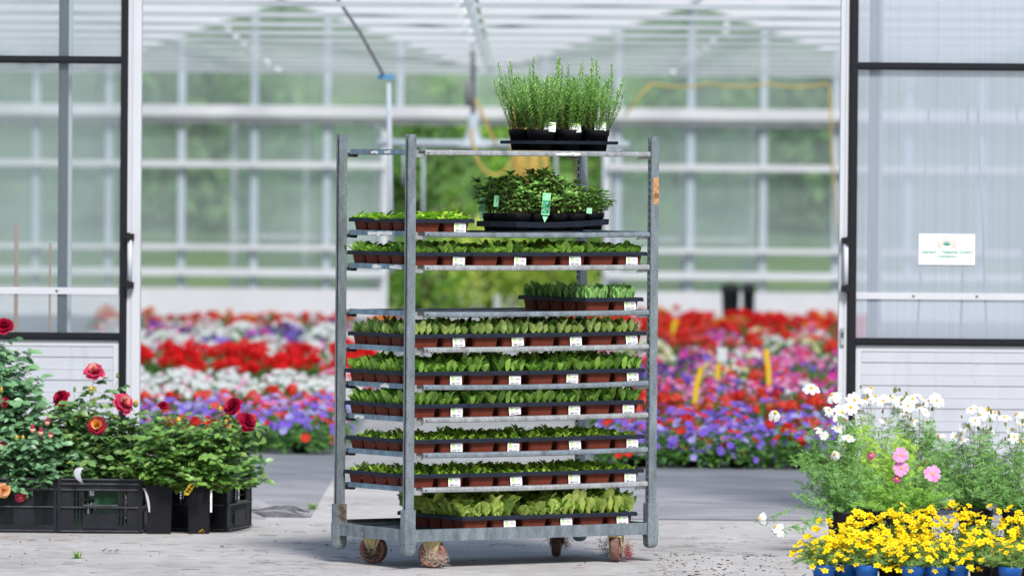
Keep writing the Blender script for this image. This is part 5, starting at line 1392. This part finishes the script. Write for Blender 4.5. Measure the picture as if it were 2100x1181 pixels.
def petal_disc(m, c, nr, R_, k, r_):
    u = nr.orthogonal().normalized(); v = nr.cross(u); vs = [c - nr * 0.012]
    for w in range(10):
        an = w * math.pi / 5; q_ = R_ * (1.0 if w % 2 == 0 else 0.84)
        vs.append(c + u * q_ * math.cos(an) + v * q_ * math.sin(an) + nr * r_.uniform(-.004, .004))
    m.add(vs, [(0, 1 + w, 1 + (w + 1) % 10) for w in range(10)], k, True)
    m.tube([c - nr * 0.012, c - nr * 0.04], R_ * 0.14, 'green_stem' if k != 'p_white' else k, 4, R_ * 0.06)
def head_ball(m, c, r, k, r_):
    for w in range(26):
        d = V((r_.gauss(0, 1), r_.gauss(0, 1), r_.gauss(0, 1) + 0.3)).normalized(); p = c + d * r * 0.98
        s_ = d.orthogonal()
        m.leaf(p - s_ * 0.016, s_, d, 0.030, 0.028, k, 0.1, 0.1, prof=(0.5, 1.0, 0.5), rn=r_)
def geranium_spots(r_, n, tall, spread):
    out = []
    for q in range(n):
        a = r_.uniform(0, 6.28); rr = (r_.random() ** 0.6) * spread
        out.append(V((rr * math.cos(a), rr * math.sin(a), tall * r_.uniform(0.72, 1.12))))
    return out
BF = [bed_foliage(i) for i in range(4)]; GF = [bed_foliage(10 + i, 0.21, 0.2, 170, 0.075) for i in range(3)]
BFM = [m.build('foliage', mesh_only=True) for m in BF]; GFM = [m.build('foliage', mesh_only=True) for m in GF]
PB = {}; KEYM = {}
def petunia_key(key, mats, n=20, tall=0.225, spread=0.25, r=0.029):
    sd_ = sum(map(ord, key)); KEYM[key] = (mats, n, tall, spread, r, [])
    for k in sorted(set(mats)):
        m = MB(); petal_disc(m, V((0, 0, 0)), V((0, 0, 1)), r, k, random.Random(sd_)); KEYM[key][5].append((mats.count(k), m.build('flower', mesh_only=True)))
    PB[key] = []
    for i in range(4):
        r_ = random.Random(sd_ + 5 * i); m = MB(); f = BF[i]; m.v = list(f.v); m.f = list(f.f); m.mi = list(f.mi); m.sm = list(f.sm); m.mats = list(f.mats)
        for c, nr in petunia_spots(r_, n, tall, spread): petal_disc(m, c, nr, r * r_.uniform(0.8, 1.15), r_.choice(mats), r_)
        PB[key].append(m.build('petunia', mesh_only=True))
def geranium_key(key, mats, n=8, tall=0.25, spread=0.20, r=0.042):
    sd_ = sum(map(ord, key)); KEYM[key] = (mats, n, tall, spread, r, [])
    for k in sorted(set(mats)):
        m = MB(); head_ball(m, V((0, 0, 0)), r, k, random.Random(sd_)); m.tube([V((0, 0, -0.10)), V((0, 0, 0))], 0.003, 'green_stem', 4); KEYM[key][5].append((mats.count(k), m.build('flower_head', mesh_only=True)))
    PB[key] = []
    for i in range(3):
        r_ = random.Random(sd_ + 5 * i); m = MB(); f = GF[i]; m.v = list(f.v); m.f = list(f.f); m.mi = list(f.mi); m.sm = list(f.sm); m.mats = list(f.mats)
        for c in geranium_spots(r_, n, tall, spread):
            m.tube([V((0, 0, 0.05)), V((c.x * .6, c.y * .6, 0.12)), c], 0.003, 'green_stem', 3); head_ball(m, c, r, r_.choice(mats), r_)
        PB[key].append(m.build('geranium', mesh_only=True))
petunia_key('purple', ['p_purple', 'p_purple', 'p_purple', 'p_lav', 'p_red'], n=22); petunia_key('lavender', ['p_lav', 'p_purple', 'p_lav', 'p_coral'], n=22); petunia_key('white', ['p_white'] * 8 + ['p_pink'], n=36, tall=0.24); petunia_key('pink', ['p_pink', 'p_magenta', 'p_pink', 'p_red'], n=22); petunia_key('magenta', ['p_magenta', 'p_dark', 'p_magenta', 'p_pink'], n=22)
petunia_key('cream', ['p_cream', 'p_white'], n=26); petunia_key('dark purple', ['p_dark', 'p_purple'], n=26)
geranium_key('red', ['p_red', 'p_coral']); geranium_key('bright red', ['p_scarlet'], n=11, tall=0.25, r=0.050); geranium_key('coral', ['p_coral', 'p_orange'], n=6); geranium_key('orange', ['p_orange', 'p_red']); geranium_key('small red', ['p_red', 'p_coral', 'p_red'], n=6, tall=0.18, r=0.036)
GER = {'red', 'bright red', 'coral', 'orange', 'small red'}
bandsL = [(38.85, 39.9, 'front', [('purple', 5), ('small red', 1.6)]), (39.9, 42.6, 'near', [('lavender', 3), ('purple', 2), ('small red', 2.4), ('pink', 1.2)]),
          (42.6, 43.8, 'pink and red', [('pink', 2), ('small red', 2), ('lavender', 1), ('white', 1.5)]), (43.8, 48.3, 'white', [('white', 8), ('pink', 0.6)]),
          (48.3, 52.4, 'red', [('bright red', 9), ('red', 0.6)]), (52.4, 61.5, 'white and purple', [('white', 6), ('dark purple', 1.0), ('magenta', 0.5)]), (61.5, 67, 'far red', [('coral', 4), ('red', 3), ('white', 1)])]
bandsR = [(37.35, 40.8, 'front', [('purple', 6), ('small red', 0.9), ('lavender', 1)]), (40.8, 43.6, 'red', [('small red', 8), ('red', 1.5), ('purple', 2.0), ('pink', 1)]),
          (43.6, 52.5, 'mixed', [('magenta', 6), ('pink', 5), ('purple', 0.8), ('cream', 0.8), ('dark purple', 1), ('white', .4), ('small red', 1.5)]), (52.5, 61, 'pale mixed', [('cream', 3), ('magenta', 4), ('pink', 2), ('white', 0.7), ('red', 1.6)]),
          (61, 68, 'far red', [('red', 5), ('bright red', 4), ('orange', 1.6), ('coral', 1)])]
def pick(ws, r_):
    tot = sum(w for _, w in ws); x = r_.random() * tot
    for k, w in ws:
        x -= w
        if x <= 0: return k
    return ws[-1][0]
r_ = random.Random(33); cnt = {}
for side, bands in (('left', bandsL), ('right', bandsR)):
    for (ya, yb, bn, ws) in bands:
        step = 0.42 if ya < 40 else (0.62 if ya < 48 else 0.95)
        y = ya
        while y < yb - 0.05:
            if side == 'left': xa, xb = -1.28, (150 - 1050) * y / F
            else: xa, xb = 0.72, (1850 - 1050) * y / F
            n = int(abs(xb - xa) / (0.36 if y < 45 else 0.46)) + 1
            for i in range(n):
                x = xa + (xb - xa) * (i + 0.0) / n + r_.uniform(-.05, .05); key = pick(ws, r_)
                isg = key in GER
                kk = 'geranium' if isg else 'petunia'; cnt[kk] = cnt.get(kk, 0) + 1
                colr = key.replace('small ', '')
                lab = {'front': '%s %s at the front edge of the %s flower bed', 'near': '%s %s just behind the front of the %s flower bed', 'pink and red': '%s %s in the pink and red strip of the %s flower bed',
                       'white': '%s %s in the white strip of the %s flower bed', 'red': '%s %s in the red strip of the %s flower bed', 'white and purple': '%s %s in the white and purple strip of the %s flower bed',
                       'far red': '%s %s in the farthest red strip of the %s flower bed', 'mixed': '%s %s in the pink and purple strip of the %s flower bed', 'pale mixed': '%s %s in the pale mixed strip of the %s flower bed'}[bn] % (colr, kk, side)
                s_ = r_.uniform(0.85, 1.12)
                zs = {'far red': 0.7 if side == 'left' else 0.72, 'white and purple': 1.0, 'red': 0.95, 'white': 0.9}.get(bn, 1.0)
                loc = (x, y + r_.uniform(-.08, .08), 0.012); rz = r_.uniform(-.5, .5); grp = lab + ' (several alike)'
                if y < 40.6:
                    t = thing(kk, lab, 'bedding plant', loc, rz, grp); mats, n_, tall, spread, rr_, fl = KEYM[key]
                    link('foliage', r_.choice(GFM if isg else BFM), t)
                    ch = [mm_ for c_, mm_ in fl for _ in range(c_)]
                    if isg:
                        for c in geranium_spots(r_, n_, tall, spread): link('flower_head', r_.choice(ch), t, c, (r_.uniform(-.3, .3), r_.uniform(-.3, .3), r_.uniform(0, 6)))
                    else:
                        for c, nr in petunia_spots(r_, n_, tall, spread): link('flower', r_.choice(ch), t, c, align(nr, r_.uniform(0, 6)), (r_.uniform(0.8, 1.15),) * 3)
                else:
                    t = link(kk, r_.choice(PB[key]), None, loc, (0, 0, rz)); tag(t, lab, 'bedding plant', grp)
                t.scale = (s_, s_, s_ * zs)
            y += step
print('bed counts', cnt)
# yellow stick tags in the right bed
for i, (px, y0_, y1_, Y, dx, wh, lab) in enumerate(((1425, 752, 835, 42.0, 14, 0, 'nearest yellow stick tag in the right flower bed, leaning right'), (1470, 730, 795, 46.0, 8, 1, 'yellow stick tag with white folded top in the right bed'),
                                     (1577, 715, 800, 45.0, -6, 0, 'rightmost tall yellow stick tag in the right flower bed'), (1380, 655, 690, 58.0, 6, 0, 'small far yellow stick tag at left of the right bed'))):
    b = W(px, y1_, Y); tp = W(px + dx, y0_, Y); m = MB(); n = 6
    vs = []
    for q in range(n + 1):
        t_ = q / n; p = (tp - b) * t_; p.x = (tp - b).x * t_ * t_; vs += [p + V((-0.018, 0, 0)), p + V((0.018, 0.002, 0)), p + V((0.018, 0.006, 0)), p + V((-0.018, 0.004, 0))]
    rings = [vs[4 * q:4 * q + 4] for q in range(n + 1)]
    rings[0] = [v_ - V((0, 0, b.z - 0.02)) for v_ in rings[0]]
    m.loft(rings, 'yellow_tag')
    if wh: m.box((tp - b) + V((0.01, -0.005, 0.01)), (0.07, 0.006, 0.10), 'white_paper')
    single('stick_tag', lab, 'plant tag', m, b, 'yellow stick tags')
# dark containers by the back wall
for px, w_, lab in ((1500, 0.20, 'left of two dark bins standing by the far wall'), (1537, 0.14, 'narrow right one of two dark bins by the far wall')):
    p = W(px, 400, 69.5); t = thing('bin', lab, 'bin', (p.x, 69.5, 0.0), 0, 'dark bins by the far wall')
    hh = W(px, 588, 69.5).z
    m = MB(); m.lathe([(w_ * 0.42, 0.0), (w_ * 0.5, hh - 0.05), (w_ * 0.53, hh - 0.05), (w_ * 0.53, hh)], 'dark', 16); m.build('body', t)
    m = MB(); m.lathe([(w_ * 0.54, hh + 0.001), (w_ * 0.4, hh + 0.03), (0.002, hh + 0.04)], 'dark', 16); m.build('lid', t)

# ------------------------------------------------------------------ trees and shrubs behind the house
def tree(px, Y, w, hgt, z0, k, seed, label, n=2600, name='tree', leaf=0.13):
    x = W(px, 325, Y).x; r_ = random.Random(seed)
    t = thing(name, label, 'tree' if name == 'tree' else 'shrub', (x, Y, 0), 0, 'trees behind the greenhouse')
    tr_ = MB(); tr_.tube([(0, 0, -0.1), (0.05, 0, hgt * 0.3), (0, 0.05, hgt * 0.8)], 0.05 + 0.02 * hgt, 'bark', 7, 0.02)
    for q in range(6):
        a = r_.uniform(0, 6.28); z = hgt * r_.uniform(0.2, 0.6); tr_.tube([(0, 0, z), (math.cos(a) * w * .3, math.sin(a) * w * .3, z + hgt * .2)], 0.03, 'bark', 5, 0.012)
    tr_.build('trunk', t)
    m = MB(); cl = []
    for q in range(26):
        a = r_.uniform(0, 6.28); zf = r_.uniform(0, 1); rr = w / 2 * math.sqrt(max(0.1, 1 - (2 * zf - 0.8) ** 2 * 0.7)) * r_.uniform(0.3, 1)
        cl.append((V((rr * math.cos(a), rr * math.sin(a), z0 + (hgt - z0) * zf)), w * r_.uniform(0.10, 0.2)))
    for q in range(n):
        c, rad = r_.choice(cl); d = V((r_.gauss(0, 1), r_.gauss(0, 1), r_.gauss(0, 1))).normalized()
        p = c + d * rad * r_.uniform(0.5, 1.1); dd = (d + V((r_.uniform(-1, 1), r_.uniform(-1, 1), r_.uniform(-1, .6)))).normalized()
        m.leaf(p, dd, V((0, 0, 1)) + d, leaf * r_.uniform(0.7, 1.3), leaf * 0.6, k, 0.2, 0.2, prof=(0.2, 1.0, 0.0), rn=r_)
    m.build('crown', t)
tree(850, 90, 1.7, 2.7, 0.1, 'tree_leaf_dark', 1, 'dark green tree left of centre behind the open back door')
tree(930, 96, 1.9, 2.9, 0.1, 'tree_leaf', 2, 'mid green tree seen through the open back door under the boom')
tree(1180, 94, 1.6, 2.6, 0.1, 'tree_leaf_dark', 3, 'dark tree behind the open door right of the yellow hose')
tree(1245, 99, 1.6, 2.9, 0.1, 'tree_leaf', 4, 'green tree at the right edge of the open back door')
tree(1060, 100, 2.4, 2.9, 0.1, 'tree_leaf', 5, 'green tree behind the yellow hose')
tree(1000, 75, 1.9, 0.82, 0.0, 'tree_leaf_light', 6, 'low yellow green shrub behind the trolley centre', 1800, 'shrub', 0.10)
tree(860, 74.5, 1.1, 0.75, 0.0, 'tree_leaf', 7, 'low green shrub behind the left of the open back door', 1500, 'shrub', 0.09)
tree(1130, 74.3, 1.2, 0.72, 0.0, 'tree_leaf_light', 8, 'low light green shrub behind the right of the open back door', 1400, 'shrub', 0.09)
for i, (px, Y, w, hgt, k, lab) in enumerate(((330, 128, 4.5, 4.2, 'tree_leaf_dark', 'dark tree behind the far wall at far left'), (470, 135, 4.5, 3.6, 'tree_leaf_dark', 'dark tree behind the far wall, second from left'), (620, 140, 5, 3.0, 'tree_leaf', 'broad tree behind the far wall left of the trolley'),
                              (1330, 138, 4.0, 3.4, 'tree_leaf', 'tree behind the far wall just right of the trolley'), (1480, 132, 5, 3.8, 'tree_leaf_dark', 'dark tree behind the far wall right of centre'), (1660, 128, 4, 3.3, 'tree_leaf_dark', 'dark tree behind the far wall at far right'))):
    tree(px, Y, w, hgt, 0.6, k, 40 + i, lab, 2200, leaf=0.28)
# brown shed-like bank on the right
# ------------------------------------------------------------------ debris
m = MB(); r_ = random.Random(9)
for q in range(700):
    x = r_.uniform(-2.6, 2.6); y = r_.uniform(26.9, 31.9)
    if q < 420: x = 0.65 + abs(r_.gauss(0, 0.40)); y = r_.uniform(26.8, 29.3)
    s_ = 0.0013 + 0.0045 * r_.random() ** 2.2
    m.box((x, y, s_ * 0.4), (s_ * r_.uniform(1, 3.5), s_ * 2.2, s_ * 0.7), r_.choice(['bark', 'soil', 'soil', 'bark', 'wood_stem']), None)
for q in range(110):
    x = r_.uniform(-2.6, 2.6); y = r_.uniform(26.9, 31.9); a = r_.uniform(-0.5, 0.5); L = r_.uniform(0.02, 0.09)
    m.tube([(x, y, 0.002), (x + L * math.cos(a) * .5, y + L * math.sin(a) * .5, 0.004), (x + L * math.cos(a), y + L * math.sin(a), 0.002)], 0.0010, r_.choice(['bark', 'bamboo', 'wood_stem']), 3)
o = m.build('debris'); tag(o, 'scattered soil crumbs and straw bits on the concrete', 'debris', None, 'stuff')
m = MB(); m.leaf((0, 0, 0.004), (1, 0.2, 0.1), (0, -.4, 1), 0.034, 0.018, 'rose_yellow', -.2, .4); m.leaf((0.002, 0, 0.010), (1, 0, 0.3), (0, -.4, 1), 0.024, 0.018, 'p_orange', -.2, .4)
p = W(402, 1097, 30.3); single('petal', 'fallen orange petal on the concrete before the right square pot', 'petal', m, (p.x, Yg(1100), 0.001))
m = MB()
for q in range(7): m.leaf((uni(-.03, .03), uni(-.01, .01), 0.003), (uni(-1, 1), uni(-.4, .4), 0.15), (0, 0, 1), 0.03, 0.012, 'bark', .2, .3)
p = W(225, 1139, Yg(1139)); single('dead_leaf', 'dry brown curled leaf on the concrete below the slotted crate', 'leaf', m, (p.x, Yg(1139), 0.001))

# ------------------------------------------------------------------ light
w = bpy.data.worlds.new("World"); sc.world = w; w.use_nodes = True
nt = w.node_tree; bg = nt.nodes['Background']
sky = nt.nodes.new('ShaderNodeTexSky'); sky.sky_type = 'NISHITA'; sky.sun_disc = False
SE, SA = R(47), R(163)      # elevation; azimuth clockwise from +Y
sky.sun_elevation = SE; sky.sun_rotation = SA; sky.air_density = 1.0; sky.dust_density = 1.6; sky.ozone_density = 1.0
nt.links.new(sky.outputs[0], bg.inputs[0]); bg.inputs[1].default_value = 0.12
sd = V((math.sin(SA) * math.cos(SE), math.cos(SA) * math.cos(SE), math.sin(SE)))
L_ = bpy.data.lights.new('sun', 'SUN'); L_.energy = 3.7; L_.angle = R(14); L_.color = (1.0, 0.98, 0.96)
lo = bpy.data.objects.new('sun', L_); COL.objects.link(lo); lo.rotation_euler = sd.to_track_quat('Z', 'Y').to_euler(); lo.location = (0, 0, 30)

sc.view_settings.view_transform = 'Standard'; sc.view_settings.look = 'None'; sc.view_settings.gamma = 1.0
sc.view_settings.exposure = 0.33
sc.render.engine = 'CYCLES'
sc.cycles.transparent_max_bounces = 24
sc.cycles.max_bounces = 8
sc.render.resolution_x = 1024; sc.render.resolution_y = 575
